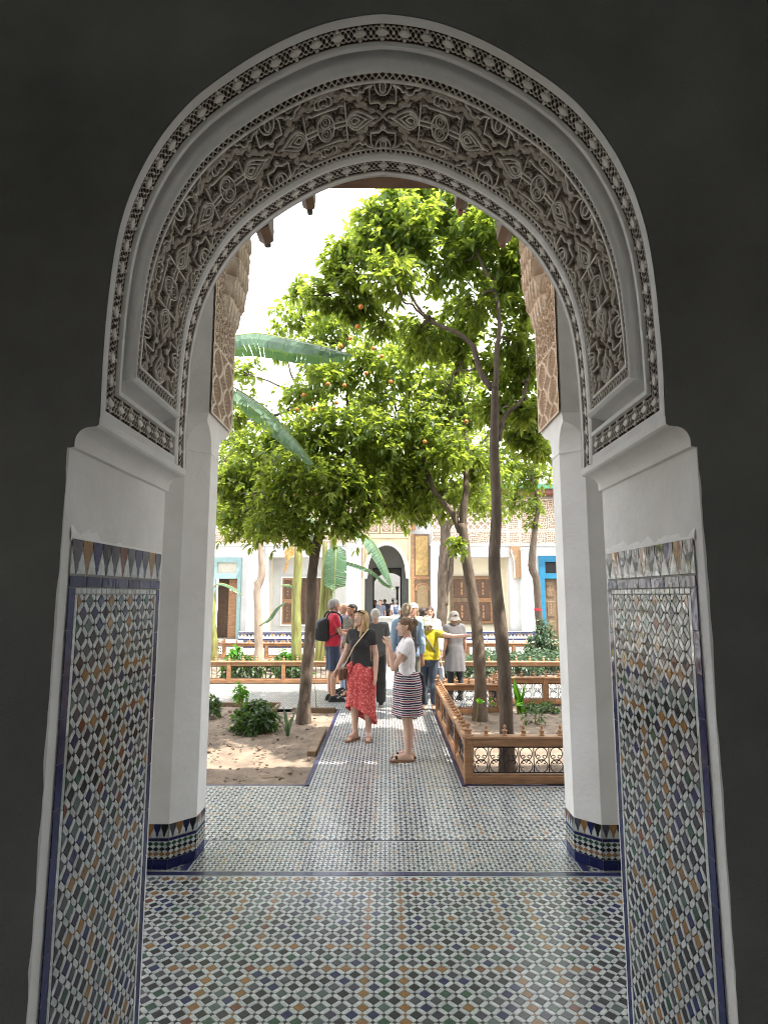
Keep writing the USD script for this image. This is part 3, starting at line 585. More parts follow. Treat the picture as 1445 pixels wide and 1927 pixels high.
for sx in (-1, 1):
    side = 'left' if sx < 0 else 'right'; cx, cy = sx * 1.625, 4.773
    t = thing('octagonal_pillar', f'white octagonal pillar on the {side} of the gallery with mosaic foot and carved {"grey-brown" if sx < 0 else "bounce-tinted tan"} capital', 'pillar', (cx, cy, 0))
    an = np.arange(8) * PI / 4 + PI / 8; R = OCT / math.cos(PI / 8); oc = np.c_[np.cos(an), np.sin(an)]
    pg = sg.Polygon(oc * R + [cx, cy]); sq = sg.box(cx - .272, cy - .272, cx + .272, cy + .36)
    part(t, 'shaft', prism(pg, 0, 3.02), M['white'])
    part(t, 'collar', prism(pg.buffer(.006, join_style=2), 3.0, 3.012), M['white'])
    # stopped chamfers: the octagon opens into the square block through rounded shoulders
    rows = []
    for k in range(25):
        u = k / 24; z = 3.02 + .275 * u; ca = min(1, u / .72); cut = .1485 * math.sqrt(max(0, 1 - ca ** 2)) * .999 + .0006; pz = max(0, (u - .45) / .55); pr = .0185 * pz ** 2
        b = .2535 + pr; y1 = .2535 + (.36 - .2535) * pz ** 2
        P = [(-b + cut, -b), (b - cut, -b), (b, -b + cut), (b, y1 - cut), (b - cut, y1), (-b + cut, y1), (-b, y1 - cut), (-b, -b + cut)]
        rows.append(np.c_[np.array(P + P[:1]) + [cx, cy], np.full(9, z)])
    part(t, 'shoulder', (np.vstack(rows), grid_faces(25, 9)[:, ::-1]), M['white'], 32)
    part(t, 'block', prism(sq, 3.29, 5.9), M['stucco_plain'])
    # carved face that looks into the opening
    w, h = .63, 2.3
    U, V, F_, gf = carved_slab(w, h, .0078, lambda U, V: arabesque(U, V, w, 3)[0])
    slope = V - (.62 - .1 * 0); fil = np.clip(1.4 - np.abs(V - .585) / .011, 0, 1); edge = np.minimum(np.minimum(U, w - U), V); frame = (edge < .016)
    F_ = np.where(frame, 1.0, np.maximum(F_, fil)); hh = .004 + .016 * F_
    X = cx - sx * (.272 + hh); Y = cy - .272 + U; Z = 3.292 + V
    part(t, 'carved_face', (np.c_[X.ravel(), Y.ravel(), Z.ravel()], gf), M['stucco_court' if sx < 0 else 'stucco_warm_bounce'], False, relief=F_.ravel())
    for yy, wd in ((cy + .36, 0),):
        pass
    # honeycomb corbel growing out of the far half of that face: tiers of pointed niches
    U, Z = np.meshgrid(np.linspace(0, .42, 84), np.linspace(0, 1.25, 150), indexing='ij')
    tier = np.clip((Z / 1.25) * 7, 0, 6.999); k = np.floor(tier); f = tier - k
    base = .012 + .105 * (1 - np.exp(-(k + .35 * f) / 1.1))
    nper = .085; ph = (U / nper + .5 * (k % 2)) % 1 - .5
    open_ = np.sqrt(np.clip(1 - (np.abs(ph) / .46) ** 2, 0, 1)); nich = np.clip(open_ * .85 + .15 - f, 0, 1)
    X_ = base - .024 * np.sqrt(nich) * (f < .97) + .007 * np.clip(1.3 - np.abs(open_ * .85 + .12 - f) / .05, 0, 1)
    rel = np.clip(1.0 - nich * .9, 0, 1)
    fade = np.clip(U / .07, 0, 1); X_ = X_ * fade + (1 - fade) * -.01
    VX = np.c_[(cx - sx * (.272 + .012 + X_)).ravel(), (cy - .02 + U).ravel(), (4.22 + Z).ravel()]
    part(t, 'honeycomb_corbel', (VX, grid_faces(84, 150)), M['stucco_court' if sx < 0 else 'stucco_warm_bounce'], False, relief=rel.ravel())
    part(t, 'corbel_core', box(*sorted((cx - sx * .272, cx - sx * .30)), cy + .04, cy + .40, 4.30, 5.9), M['stucco_plain'])
    # mosaic foot, one panel to each face that can be seen
    for k in range(8):
        aa, bb = oc[k] * R, oc[(k + 1) % 8] * R; e = bb - aa; ln = np.linalg.norm(e); e = e / ln; nrm = np.array([e[1], -e[0]])
        if nrm @ (np.array([0, 0]) - np.array([cx, cy])) < -.12: continue
        def place(p, aa=aa, e=e, nrm=nrm): return np.c_[cx + aa[0] + e[0] * p[:, 0] + nrm[0] * (.001 + p[:, 2]), cy + aa[1] + e[1] * p[:, 0] + nrm[1] * (.001 + p[:, 2]), p[:, 1]]
        part(t, 'foot_grout', (place(np.array([(0, 0, 0), (ln, 0, 0), (ln, .30, 0), (0, .30, 0)], float)), np.array([[0, 1, 2, 3]])), M['grout'])
        tl = rects(0, ln, 0, .068, .105, 0, BLUE_T, seed=k) + rects(0, ln, .187, .207, .07, 0, BLUE_T, seed=k + 3) + cartouches(.004, ln - .004, .21, .30, 4, k)
        # plain chequer of diamonds
        q = ln / 5; rr = np.random.default_rng(k)
        for i in range(-1, 11):
            for j in range(0, 8):
                if (i + j) % 2: continue
                c = np.array([i * q / 2, .069 + j * .0165]); wv = (BLACK_T, TAN_T, BLACK_T, GREEN_T)[(j // 2) % 4] if i % 2 == 0 else WHITE_T
                P = clip_poly([c + (-q / 2 + .001, 0), c + (0, -.0158), c + (q / 2 - .001, 0), c + (0, .0158)], (0, .07, ln, .185))
                if P is not None: tl.append((P, np.array(wv) * rr.uniform(.8, 1.2)))
        lay(t, tl, place, limit=40, material='glaze', seed=k, thick=.003)
# stepped lintel with hanging ends, carved on the face and beneath
LP = [(-1.36, 5.9), (-1.36, 5.02), (-1.30, 4.98), (-1.25, 5.03), (-1.25, 5.26), (-1.16, 5.26), (-1.16, 5.14), (-1.10, 5.10), (-1.03, 5.14), (-1.03, 5.55), (-.80, 5.62), (-.765, 5.62), (-.765, 5.48), (-.72, 5.45), (-.65, 5.48), (-.65, 5.665), (-.55, 5.67)]
LP = LP + [(-x, z) for x, z in LP[::-1]]
lt = thing('stepped_lintel', 'carved brown lintel with stepped hanging ends between the two pillars', 'lintel', (0, 4.95, 5.0))
part(lt, 'beam', extrude(sg.Polygon(LP).buffer(0), 4.96, 5.20), M['wood_dark'])
U, V, F_, gf = carved_slab(1.16, .34, .008, lambda U, V: np.maximum(arabesque(U, V + .7, 1.16, 6)[0], np.clip(1.3 - np.abs(V - .02) / .02, 0, 1)))
part(lt, 'carved_front', (np.c_[(U - .58).ravel(), (4.958 - .012 * F_).ravel(), (5.672 + V).ravel()], gf), M['stucco_court'], False, relief=F_.ravel())
for sx in (-1, 1):
    for (x0, x1, z0, z1) in ((.665, .745, 5.45, 5.62), (1.05, 1.14, 5.12, 5.3)):
        a, b = sorted((sx * x0, sx * x1))
        part(lt, 'pendant', join([box(a, b, 5.20, 5.27, z0 + .05, z1, .01), box(a + .015, b - .015, 5.205, 5.28, z0, z0 + .05, .01), box(a - .012, b + .012, 5.205, 5.26, z1 - .05, z1 - .01)]), M['wood_grey' if sx < 0 else 'wood_red'])
gal = thing('gallery_roof', 'gallery roof over the pillars, dark wood eave, ceiling made pale to bounce light', 'roof', (0, 4, 5.9))
part(gal, 'ceiling', box(-13, 13, Y1 + .003, 5.20, 5.9, 6.05), M['stucco_plain'])  # pale underside chosen to bounce light onto jambs and soffit
part(gal, 'eave', box(-13, 13, 5.2, 5.45, 6.0, 6.14), M['wood_red'])
part(gal, 'covering', box(-13, 13, Y0, 5.5, 6.143, 6.25), M['roof_tile'])
single('gallery_wall', join([box(-13, -3.42, Y1 - .3, Y1, -.1, 5.9), box(3.42, 13, Y1 - .3, Y1, -.1, 5.9)]), M['white'], kind='structure')
single('gallery_wall', extrude(sg.box(-3.42, 4.7, 3.42, 5.9), Y1 - .3, Y1), M['white'], kind='structure')
for sx in (-1, 1):
    for x in (4.6, 8.2):
        t = thing('side_pillar', None, 'pillar', (sx * x, 4.77, 0)); meta(stage.GetPrimAtPath(t.p), f'plain white gallery pillar {"nearer" if x < 5 else "farther"} along the {"left" if sx < 0 else "right"} of the walk')
        an = np.arange(8) * PI / 4 + PI / 8; part(t, 'shaft', prism(sg.Polygon(np.c_[np.cos(an), np.sin(an)] * OCT * 1.08 + [sx * x, 4.77]), -.1, 5.9), M['white'])

# ---------------------------------------------------------------- low wooden garden fences with ironwork
FIN = [(.030, 0), (.030, .008), (.021, .014), (.019, .030), (.027, .042), (.030, .050), (.022, .056), (.010, .060), (.009, .068), (.016, .078), (.017, .088), (.012, .098), (.004, .106), (.001, .112)]
def scroll(c, r, a0, turns, n=16):
    t = np.linspace(0, 1, n); a = a0 + turns * 2 * PI * t; q = r * (1 - .8 * t); return np.c_[c[0] + q * np.cos(a), c[1] + q * np.sin(a)]
def fence_run(t, P, Q, bays, height=.47, fin=.19, fine=True, start_post=True, ironstyle='rings'):
    P, Q = np.array(P, float), np.array(Q, float); e = Q - P; ln = np.linalg.norm(e); e /= ln; nrm = np.array([-e[1], e[0]])
    def W(m):   # local (along, across, up) to world
        v, f = vf(m); return np.c_[P[0] + e[0] * v[:, 0] + nrm[0] * v[:, 1], P[1] + e[1] * v[:, 0] + nrm[1] * v[:, 1], v[:, 2]], f
    part(t, 'top_rail', W(box(-.045, ln + .045, -.058, .058, height - .028, height, .006)), M['wood_rail'])
    part(t, 'upper_rail', W(box(.0, ln, -.034, .034, height - .105, height - .030, .004)), M['wood'])
    part(t, 'lower_rail', W(box(.0, ln, -.036, .036, .004, .078, .004)), M['wood'])
    part(t, 'inner_sill', W(box(.0, ln, -.020, .020, .080, .094)), M['wood_rail'])
    step = ln / bays
    for k in range(bays + 1):
        if k == 0 and not start_post: continue
        part(t, 'post', W(box(k * step - .042, k * step + .042, -.043, .043, 0, height - .03, .004)), M['wood'])
    for k in range(bays):
        a, b = k * step + .055, (k + 1) * step - .055; z0, z1 = .098, height - .112; seg = 14 if fine else 8; ns_ = 5 if fine else 3; r0 = .0052 if fine else .006; parts = []
        ln3 = lambda pts: np.c_[pts[:, 0], np.zeros(len(pts)), pts[:, 1]]
        for z in (z0 + .006, z1 - .006): parts.append(tube([(a, 0, z), (b, 0, z)], r0 * 1.2, 4))
        nu = max(1, round((b - a) / (.165 if ironstyle == 'rings' else .11))); u = (b - a) / nu; hgt = z1 - z0
        for i in range(nu + 1): parts.append(tube([(a + i * u, 0, z0), (a + i * u, 0, z1)], r0 * 1.15, 4))
        for i in range(nu):
            c = a + (i + .5) * u; rr = min(u * .42, hgt * .245)
            if ironstyle == 'rings':
                for zc in (z0 + hgt * .27, z0 + hgt * .73):
                    parts.append(tube(ln3(ell(c, zc, rr, rr, 0, 360, seg)), r0, ns_))
                if fine:
                    for s1 in (-1, 1):
                        for s2 in (-1, 1): parts.append(tube(ln3(scroll((c + s1 * rr * .45, z0 + hgt * .5 + s2 * rr * .42), rr * .40, PI / 2 * (1 - s2) + (0 if s1 > 0 else PI), .9 * s1 * s2, 12)), r0 * .9, 4))
            elif i % 2 == 0:
                for s1 in (-1, 1):
                    for zc in (z0 + hgt * .35, z0 + hgt * .65): parts.append(tube(ln3(scroll((c + s1 * u * .2, zc), u * .22, 0, 1.0 * s1, 10)), r0 * .9, 3))
        part(t, 'iron_panel', W(join(parts)), M['iron'])
    nf = max(2, int(round(ln / fin))); nseg = 10 if fine else 6
    for k in range(nf):
        u = (k + (1 if start_post else .5)) * ln / nf
        if u < ln - .03: part(t, 'finial', W(lathe(FIN if fine else FIN[::2] + FIN[-1:], (u, 0, height), nseg)), M['wood_rail'], 40)
def corner_finial(t, x, y, height=.47):
    part(t, 'corner_finial', lathe([(r * 1.9, z * 1.35) for r, z in FIN], (x, y, height), 12), M['wood_rail'], 40)
t = thing('garden_fence', 'low wooden fence with iron rings round the right bed, nearest the gallery', 'fence', (.845, 6.48, 0))
fence_run(t, (.845, 6.49), (5.6, 6.49), 4, .47, .187); fence_run(t, (.845, 6.49), (.845, 10.15), 4, .47, .185, start_post=False)
fence_run(t, (.845, 10.15), (1.85, 10.15), 1, .47, .2, start_post=False); fence_run(t, (1.85, 10.15), (1.85, 11.0), 1, .47, .2, start_post=False); fence_run(t, (1.85, 11.0), (6.6, 11.0), 5, .47, .22, start_post=False)
for x, y in ((.845, 6.49), (.845, 10.15), (1.85, 10.15)): corner_finial(t, x, y)
t = thing('garden_fence', 'low wooden fence across the left garden behind the tiled cross path', 'fence', (-1.05, 13.55, 0))
fence_run(t, (-1.05, 13.55), (-7, 13.55), 5, .47, .3, False, ironstyle='bars'); fence_run(t, (-1.05, 13.55), (-1.05, 18.6), 4, .47, .3, False, start_post=False, ironstyle='bars'); corner_finial(t, -1.05, 13.55)
t = thing('garden_fence', 'low wooden fence across the right garden beyond the cross path, green bed behind it', 'fence', (1.05, 13.55, 0))
fence_run(t, (1.05, 13.55), (7, 13.55), 4, .47, .3, False); fence_run(t, (1.05, 13.55), (1.05, 18.6), 4, .47, .3, False, start_post=False); corner_finial(t, 1.05, 13.55)
t = thing('garden_fence', 'far left wooden fence with corner post in front of the tiled benches', 'fence', (-4.9, 18.65, 0))
fence_run(t, (-4.9, 18.65), (-1.05, 18.65), 3, .47, .4, False, ironstyle='bars'); fence_run(t, (-4.9, 18.65), (-6.4, 21.0), 2, .47, .4, False, start_post=False, ironstyle='bars'); corner_finial(t, -4.9, 18.65)
t = thing('garden_fence', 'far right wooden fence half hidden by the grey-green bed', 'fence', (1.05, 18.65, 0))
fence_run(t, (1.05, 18.65), (6.6, 18.65), 4, .47, .4, False)
# boards edging the left bed
for k, (x0, x1, y0, y1, z, lab) in enumerate(((-.95, -.84, 7.62, 8.95, .035, 'loose worn plank lying along the right rim of the left bed'), (-1.55, -.84, 10.36, 10.44, .05, 'old board standing at the back corner of the left bed'), (-3.6, -1.86, 10.88, 10.96, .045, 'long dark board at the back edge of the left bed'), (-1.9, -1.84, 10.42, 10.95, .03, 'short dark board joining the two back boards of the left bed'))):
    b = box(x0, x1, y0, y1, -.06, z, .008); v, f = vf(b.subdivide().subdivide()); v = v + .006 * (fbm(v * 8, k)[:, None] - .5)
    single('wooden_plank', (v, f), M['wood_old'], lab, 'plank')
# ---------------------------------------------------------------- the far palace front
FY = 27.0
fac = thing('palace_front', 'long white palace front with carved brown frieze closing the far side of the garden', 'building', (0, FY, 0))
front = sg.box(-13, -.05, 13, 6.3)
# openings of the main wall
def arch_hole(cx, half, spring, apex, z0=-.06):
    a = np.linspace(0, PI, 33); x = np.cos(a) * half; z = spring + (apex - spring) * np.sin(a) ** .92
    return sg.Polygon([(cx - half, z0)] + [(cx + half, z0)] + list(zip(cx + x, z)))
ph = arch_hole(0, .86, 2.75, 4.12).union(sg.box(-1.0, -.06, 1.0, 2.72))
front = front.difference(ph).difference(sg.box(2.42, -.06, 5.45, 3.58)).difference(sg.box(-5.25, -.06, -1.85, 3.58)).difference(sg.box(-7.66, -.06, -6.50, 3.52)).difference(sg.box(6.78, -.06, 8.2, 3.58))
part(fac, 'wall', extrude(front, FY, FY + .5), M['lime'])
part(fac, 'bay_wall', box(2.2, 5.7, FY + 1.2, FY + 1.3, -.05, 3.7), M['cream'])
part(fac, 'bay_wall', box(-5.5, -1.6, FY + 1.2, FY + 1.3, -.05, 3.7), M['lime'])
for x0, x1 in ((2.3, 2.42), (5.45, 5.6), (-5.4, -5.25), (-1.85, -1.7)): part(fac, 'bay_side', box(x0, x1, FY + .5, FY + 1.2, -.05, 3.7), M['cream'])
part(fac, 'bay_ceiling', box(2.2, 5.7, FY + .5, FY + 1.2, 3.6, 3.7), M['lime']); part(fac, 'bay_ceiling', box(-5.5, -1.6, FY + .5, FY + 1.2, 3.6, 3.7), M['lime'])
# frieze of carved panels
def frieze_panel(x0, x1, z0, z1, mt, seed, kind):
    w, h = x1 - x0, z1 - z0; res = .03
    U, V, F_, gf = carved_slab(w, h, res, lambda U, V: 0 * U)
    if kind == 0: F_ = lattice_relief(U, V * 2 / .32, .32); F_ = np.maximum(F_, .6 * np.clip(1.2 - np.abs(np.sin(U * 40) * np.sin(V * 40)) / .3, 0, 1))
    else: n = fbm(np.stack([U * 3, V * 3, 0 * U], -1), seed); F_ = np.clip(1.3 - np.abs(np.sin(U * 34 + 8 * n) * np.sin(V * 34 + 6 * n)) / .4, 0, 1)
    e = np.minimum(np.minimum(U, w - U), np.minimum(V, h - V)); F_ = np.where(e < .05, 1, F_)
    part(fac, 'frieze_panel', (np.c_[(x0 + U).ravel(), (FY - .015 - .03 * F_).ravel(), (z0 + V).ravel()], gf), M[mt], False, relief=F_.ravel())
for k, (x0, x1) in enumerate(((2.0, 4.9), (4.92, 5.4), (5.42, 5.95), (5.97, 7.6), (7.62, 9.6))): frieze_panel(x0, x1, 4.14, 4.75, 'stucco_court', k, 1); frieze_panel(x0, x1, 4.77, 6.2, 'stucco_court', k + 9, 0 if k == 0 else 1)
for k, (x0, x1) in enumerate(((-3.6, -1.4), (-5.9, -3.62), (-9.5, -5.92))): frieze_panel(x0, x1, 4.14, 4.75, 'stucco_court', k + 20, 1); frieze_panel(x0, x1, 4.77, 6.2, 'stucco_court', k + 29, 0)
part(fac, 'string_course', box(1.95, 9.6, FY - .06, FY, 4.06, 4.13), M['lime']); part(fac, 'string_course', box(-9.5, -1.4, FY - .06, FY, 4.06, 4.13), M['lime'])
part(fac, 'lintel', box(2.42, 5.45, FY - .05, FY + .1, 3.585, 3.80), M['lime'])
part(fac, 'eave', box(-13, 13, FY - .9, FY + .5, 6.303, 6.5), M['wood_red']); part(fac, 'roof', box(-13, 13, FY - 1.0, FY + 6.9, 6.503, 6.7), M['roof_tile'])
# portal: pointed frame, three carved windows above it, wooden lintel
def ring(cx, half, spring, apex, w):
    return arch_hole(cx, half + w, spring, apex + w, spring - .002).difference(arch_hole(cx, half, spring, apex, spring - .2))
por = thing('portal', 'tall arched portal in the middle of the far front, three blind windows over it', 'portal', (0, FY - .1, 0))
part(por, 'arch_frame', extrude(ring(0, .84, 2.75, 4.12, .15), FY - .10, FY + .02), M['cream'])
part(por, 'arch_moulding', extrude(ring(0, .99, 2.75, 4.27, .04), FY - .13, FY - .02), M['portal_cream'])
for sx in (-1, 1):
    a, b = sorted((sx * .97, sx * 1.09)); part(por, 'side_strip', box(a, b, FY - .09, FY, -.05, 6.0), M['portal_cream'])
    a, b = sorted((sx * .86, sx * 1.02)); part(por, 'corbel', box(a, b, FY - .10, FY + .04, 2.62, 2.76, .02), M['lime'])
    U, V, F_, gf = carved_slab(.96, 1.4, .03, lambda U, V: np.clip(1.3 - np.abs(np.sin(U * 22) * np.sin(V * 22 + 3 * U)) / .4, 0, 1))
    sp = sg.Polygon([(0, 4.5), (.96, 4.5), (.96, 2.8)] + [(x, z) for x, z in zip(1.01 * np.cos(np.linspace(0, PI / 2, 20)), 2.8 + 1.5 * np.sin(np.linspace(0, PI / 2, 20)))]).buffer(0)
    part(por, 'spandrel', extrude(shapely.affinity.scale(sp, sx, 1, origin=(0, 0)), FY - .06, FY + .01), M['stucco_gold'] if 'stucco_gold' in M else M['portal_cream'])
part(por, 'sill_band', box(-.96, .96, FY - .12, FY, 4.42, 4.60), M['portal_cream'])
for k in range(3):
    cx = (k - 1) * .60; h = arch_hole(cx, .20, 5.32, 5.56, 4.70)
    f = part(por, 'blind_window', extrude(arch_hole(cx, .265, 5.32, 5.64, 4.63).difference(h), FY - .11, FY), M['portal_cream'])
    U, V, F_, gf = carved_slab(.40, .86, .012, lambda U, V: np.maximum.reduce([np.clip(1.5 - np.abs(np.hypot(U - .2, V - c) % .065 - .03) / .013, 0, 1) * (np.hypot(U - .2, V - c) < .21) for c in (.22, .62)]))
    keep = (U - .2) ** 2 / .04 + np.clip(V - .62, 0, 1) ** 2 / .0576 < 1.0
    fq = gf[np.all(keep.ravel()[gf], axis=1)]
    uq, iv = np.unique(fq, return_inverse=True)
    part(por, 'carved_screen', (np.c_[(cx - .2 + U).ravel(), (FY - .04 - .03 * F_).ravel(), (4.70 + V).ravel()][uq], iv.reshape(fq.shape)), M['stucco_court'], False, relief=F_.ravel()[uq])
part(por, 'panel_ground', box(-.96, .96, FY - .035, FY + .0, 4.60, 5.72), mat('portal_ground', (0.42, 0.33, 0.20), 0.8, 0.15, 20))
part(por, 'wood_lintel', box(-1.3, 1.3, FY - .6, FY - .0, 5.78, 6.28, .02), M['wood_red'])
for sx in (-1, 1): part(por, 'wood_bracket', join([box(sx * 1.2 - .14, sx * 1.2 + .14, FY - .45, FY - .1, 5.1, 5.78, .03), box(sx * 1.2 - .09, sx * 1.2 + .09, FY - .3, FY - .1, 4.75, 5.1, .03)]), M['wood'])
# the passage behind the portal and the next court
single('portal_passage', join([box(-1.06, -1.0, FY + .5, FY + 3, -.05, 4.4), box(1.0, 1.06, FY + .5, FY + 3, -.05, 4.4), box(-1.06, 1.06, FY + .5, FY + 3, 4.3, 4.4)]), M['grey_wall'], 'grey plastered passage walls inside the far portal', 'passage')
iw = sg.box(-1.0, -.05, 1.0, 4.3).difference(sg.box(-.60, -.06, .66, 3.14))
t = thing('inner_doorway', 'square doorway with dark frame at the end of the far passage', 'doorway', (0, FY + 2.6, 0))
part(t, 'wall', extrude(iw, FY + 2.6, FY + 2.8), M['grey_wall'])
part(t, 'frame', extrude(sg.box(-.66, -.05, .72, 3.20).difference(sg.box(-.60, -.06, .66, 3.14)), FY + 2.55, FY + 2.6), M['black'])
single('far_court_floor', sheet(-13, 13, 30.0, 60, -.02), M['grout'], kind='structure')
iw = sg.box(-6, -.05, 6, 4.6).difference(arch_hole(.15, .95, 2.3, 3.2)).difference(sg.box(-1.6, -.06, -1.1, 2.6))
t = thing('second_arch', 'white arch of the next court seen through the far doorway', 'archway', (0, 36, 0))
part(t, 'wall', extrude(iw, 36, 36.3), M['lime']); part(t, 'rim', extrude(ring(.15, .95, 2.3, 3.2, .14), 35.93, 36.0), M['cream'])
for x in (-.85, .62): part(t, 'column', lathe([(.07, 0), (.07, 2.2), (.12, 2.35), (.12, 2.4)], (x, 35.8, 0), 8), M['lime'])
single('added_shade_roof', box(-8, 8, 29.9, 47.5, 4.7, 4.9), M['wood_dark'], 'dark roof added to shade the space behind the far portal', 'roof')  # unseen roof added to keep daylight out of the far doorway
for sx in (-1, 1): single('hall_wall', box(*sorted((sx * 4, sx * 4.2)), 30, 47.5, -.05, 4.7), M['grey_wall'], f'grey side wall of the hall behind the far portal, {"left" if sx < 0 else "right"}', 'wall')
single('far_end_wall', box(-9, 9, 50, 50.3, -.05, 4.2), M['grey_wall'], 'grey wall at the end of the next court', 'wall')
# doors, shutters, lamp
def panelled(t, x0, x1, z0, z1, y, rows, m1, m2, name='leaf'):
    l = part(t, name, box(x0, x1, y, y + .06, z0, z1), M[m1]); w = x1 - x0; h = (z1 - z0) / rows
    for k in range(rows):
        a, b = z0 + k * h + .07 * min(h, 1), z0 + (k + 1) * h - .07 * min(h, 1)
        part(l, 'raised_panel', join([box(x0 + .08 * w + .03, x1 - .08 * w - .03, y - .03, y + .01, a + .03, b - .03, .02)]), M[m2])
        part(l, 'carved_rosette', join([trimesh.creation.icosphere(1, .05 * min(1, w)).apply_scale([1, .4, 1.6]).apply_translation([(x0 + x1) / 2, y - .03, a + (b - a) * q]) for q in (.25, .4, .6, .75)]), M['wood_rail'])
t = thing('portal_door', 'tall carved wooden door leaf with arched wicket, folded back right of the portal', 'door', (1.5, FY - .12, 0))
part(t, 'leaf', box(1.10, 1.90, FY - .14, FY - .06, -.04, 4.6), M['wood_old']); part(t, 'hinge_post', box(1.10, 1.22, FY - .18, FY - .142, -.04, 4.6), M['wood'])
part(t, 'wicket', extrude(arch_hole(1.58, .24, 2.1, 2.36, .2), FY - .175, FY - .142), mat('door_tan', (0.27, 0.19, 0.10), 0.6, 0.2, 14, 0.004, 30)); part(t, 'wicket_frame', extrude(ring(1.58, .25, 2.1, 2.37, .08), FY - .19, FY - .142), M['wood'])
part(t, 'upper_panel', box(1.28, 1.84, FY - .165, FY - .142, 2.75, 4.5, .01), mat('door_gold', (0.36, 0.24, 0.09), 0.6, 0.3, 10, 0.004, 30)); part(t, 'middle_rail', box(1.22, 1.90, FY - .18, FY - .142, 2.58, 2.72), M['wood'])
t = thing('blue_door', 'bright blue framed double door at the right of the far front', 'door', (7.4, FY, 0))
part(t, 'frame', extrude(sg.box(6.74, -.04, 8.2, 3.62).difference(sg.box(6.98, -.05, 8.0, 2.62)).difference(sg.box(7.02, 2.86, 7.96, 3.36)), FY - .08, FY + .05), M['blue_paint'])
part(t, 'fanlight', box(7.0, 7.98, FY + .02, FY + .06, 2.84, 3.38), M['black'])
panelled(t, 7.0, 7.48, 0, 2.6, FY + .06, 3, 'wood_old', 'wood_old'); panelled(t, 7.5, 7.98, 0, 2.6, FY + .06, 3, 'wood_old', 'wood_old')
single('recess_shade_slab', box(-7.7, -6.45, FY + .9, FY + 1.0, -.05, 3.6), M['wood_dark'], 'dark slab painted as unlit depth behind the teal framed doorway', 'wall'); single('recess_shade_slab', box(6.7, 8.3, FY + .9, FY + 1.0, -.05, 3.6), M['black'], 'dark slab painted as unlit depth behind the bright blue door', 'wall')  # slabs coloured dark to stand for the shade behind both doors
t = thing('teal_doorway', 'open doorway with pale teal wooden frame at the left of the far front', 'door', (-7.0, FY, 0))
part(t, 'frame', extrude(sg.box(-7.72, -.04, -6.44, 3.56).difference(sg.box(-7.56, -.05, -6.60, 2.62)).difference(sg.box(-7.52, 2.86, -6.64, 3.34)), FY - .07, FY + .05), M['teal_paint'])
part(t, 'fanlight', box(-7.54, -6.62, FY + .02, FY + .05, 2.84, 3.36), mat('fanlight', (0.45, 0.42, 0.36), 0.7, 0.4, 40)); part(t, 'open_leaf', box(-7.05, -6.62, FY + .3, FY + .36, 0, 2.6), M['wood'])
for cx0, cx1, z0, z1, lab in ((2.98, 4.86, .63, 2.72, 'carved brown shutters of the window in the right recess'), (-4.80, -3.0, .56, 2.68, 'carved brown and grey shutters of the window in the left recess')):
    t = thing('shuttered_window', lab, 'window', ((cx0 + cx1) / 2, FY + 1.1, z0)); y = FY + 1.12
    part(t, 'frame', extrude(sg.box(cx0 - .06, z0 - .06, cx1 + .06, z1 + .06).difference(sg.box(cx0, z0, cx1, z1)), y - .03, y + .08), M['white' if cx0 < 0 else 'wood_old'])
    d = (cx1 - cx0); e = [cx0, cx0 + d * .28, cx0 + d * .72, cx1] if cx0 < 0 else [cx0, cx0 + d * .5, cx0 + d * .54, cx1]
    panelled(t, e[0] + .01, e[1] - .01, z0, z1, y, 2, 'wood' if cx0 < 0 else 'wood_old', 'wood_dark', 'shutter')
    part(t, 'grille', join([box(e[1], e[2], y + .05, y + .07, z0, z1)] + [tube([(x, y + .02, z0), (x, y + .02, z1)], .014, 4) for x in np.arange(e[1], e[2], .12)] + [tube([(e[1], y + .02, z), (e[2], y + .02, z)], .014, 4) for z in np.arange(z0, z1, .2)]), M['wood_dark'])
    panelled(t, e[2] + .01, e[3] - .01, z0, z1, y, 2, 'wood_dark' if cx0 < 0 else 'wood', 'wood_dark', 'shutter')
# free-standing pillars and brackets of the front
for x, lab, zt in ((2.16, 'white octagonal pillar at the right of the far portal', 4.05), (6.12, 'white octagonal pillar left of the bright blue door', 3.85), (-1.42, 'broad white pier at the left of the far portal with a small vent', 3.95), (-5.75, 'white pier left of the left recess', 3.9)):
    t = thing('front_pillar', lab, 'pillar', (x, FY - .4, 0)); an = np.arange(8) * PI / 4 + PI / 8; rr = .24 if x > 0 else .34
    part(t, 'shaft', prism(sg.Polygon(np.c_[np.cos(an), np.sin(an)] * rr + [x, FY - .4]), -.05, zt), M['lime']); part(t, 'cap', box(x - rr, x + rr, FY - .4 - rr, FY - .02, zt, zt + .12, .03), M['lime'])
    part(t, 'tile_foot', prism(sg.Polygon(np.c_[np.cos(an), np.sin(an)] * (rr + .012) + [x, FY - .4]), -.05, .28), mat('far_tile', (0.10, 0.11, 0.19), 0.25, 0.7, 30.0) if '/World/Looks/far_tile' not in [str(q.GetPath()) for q in stage.GetPrimAtPath('/World/Looks').GetChildren()] else UsdShade.Material.Get(stage, '/World/Looks/far_tile'))
    if x == -1.42: part(t, 'vent', box(x - .14, x + .14, FY - .4 - rr - .01, FY - .4 - rr + .02, 2.62, 2.95), M['stucco_plain'])
t = thing('wall_bracket', 'carved brown bracket under the frieze between the right recess and the white pillar', 'bracket', (5.75, FY - .1, 2.7))
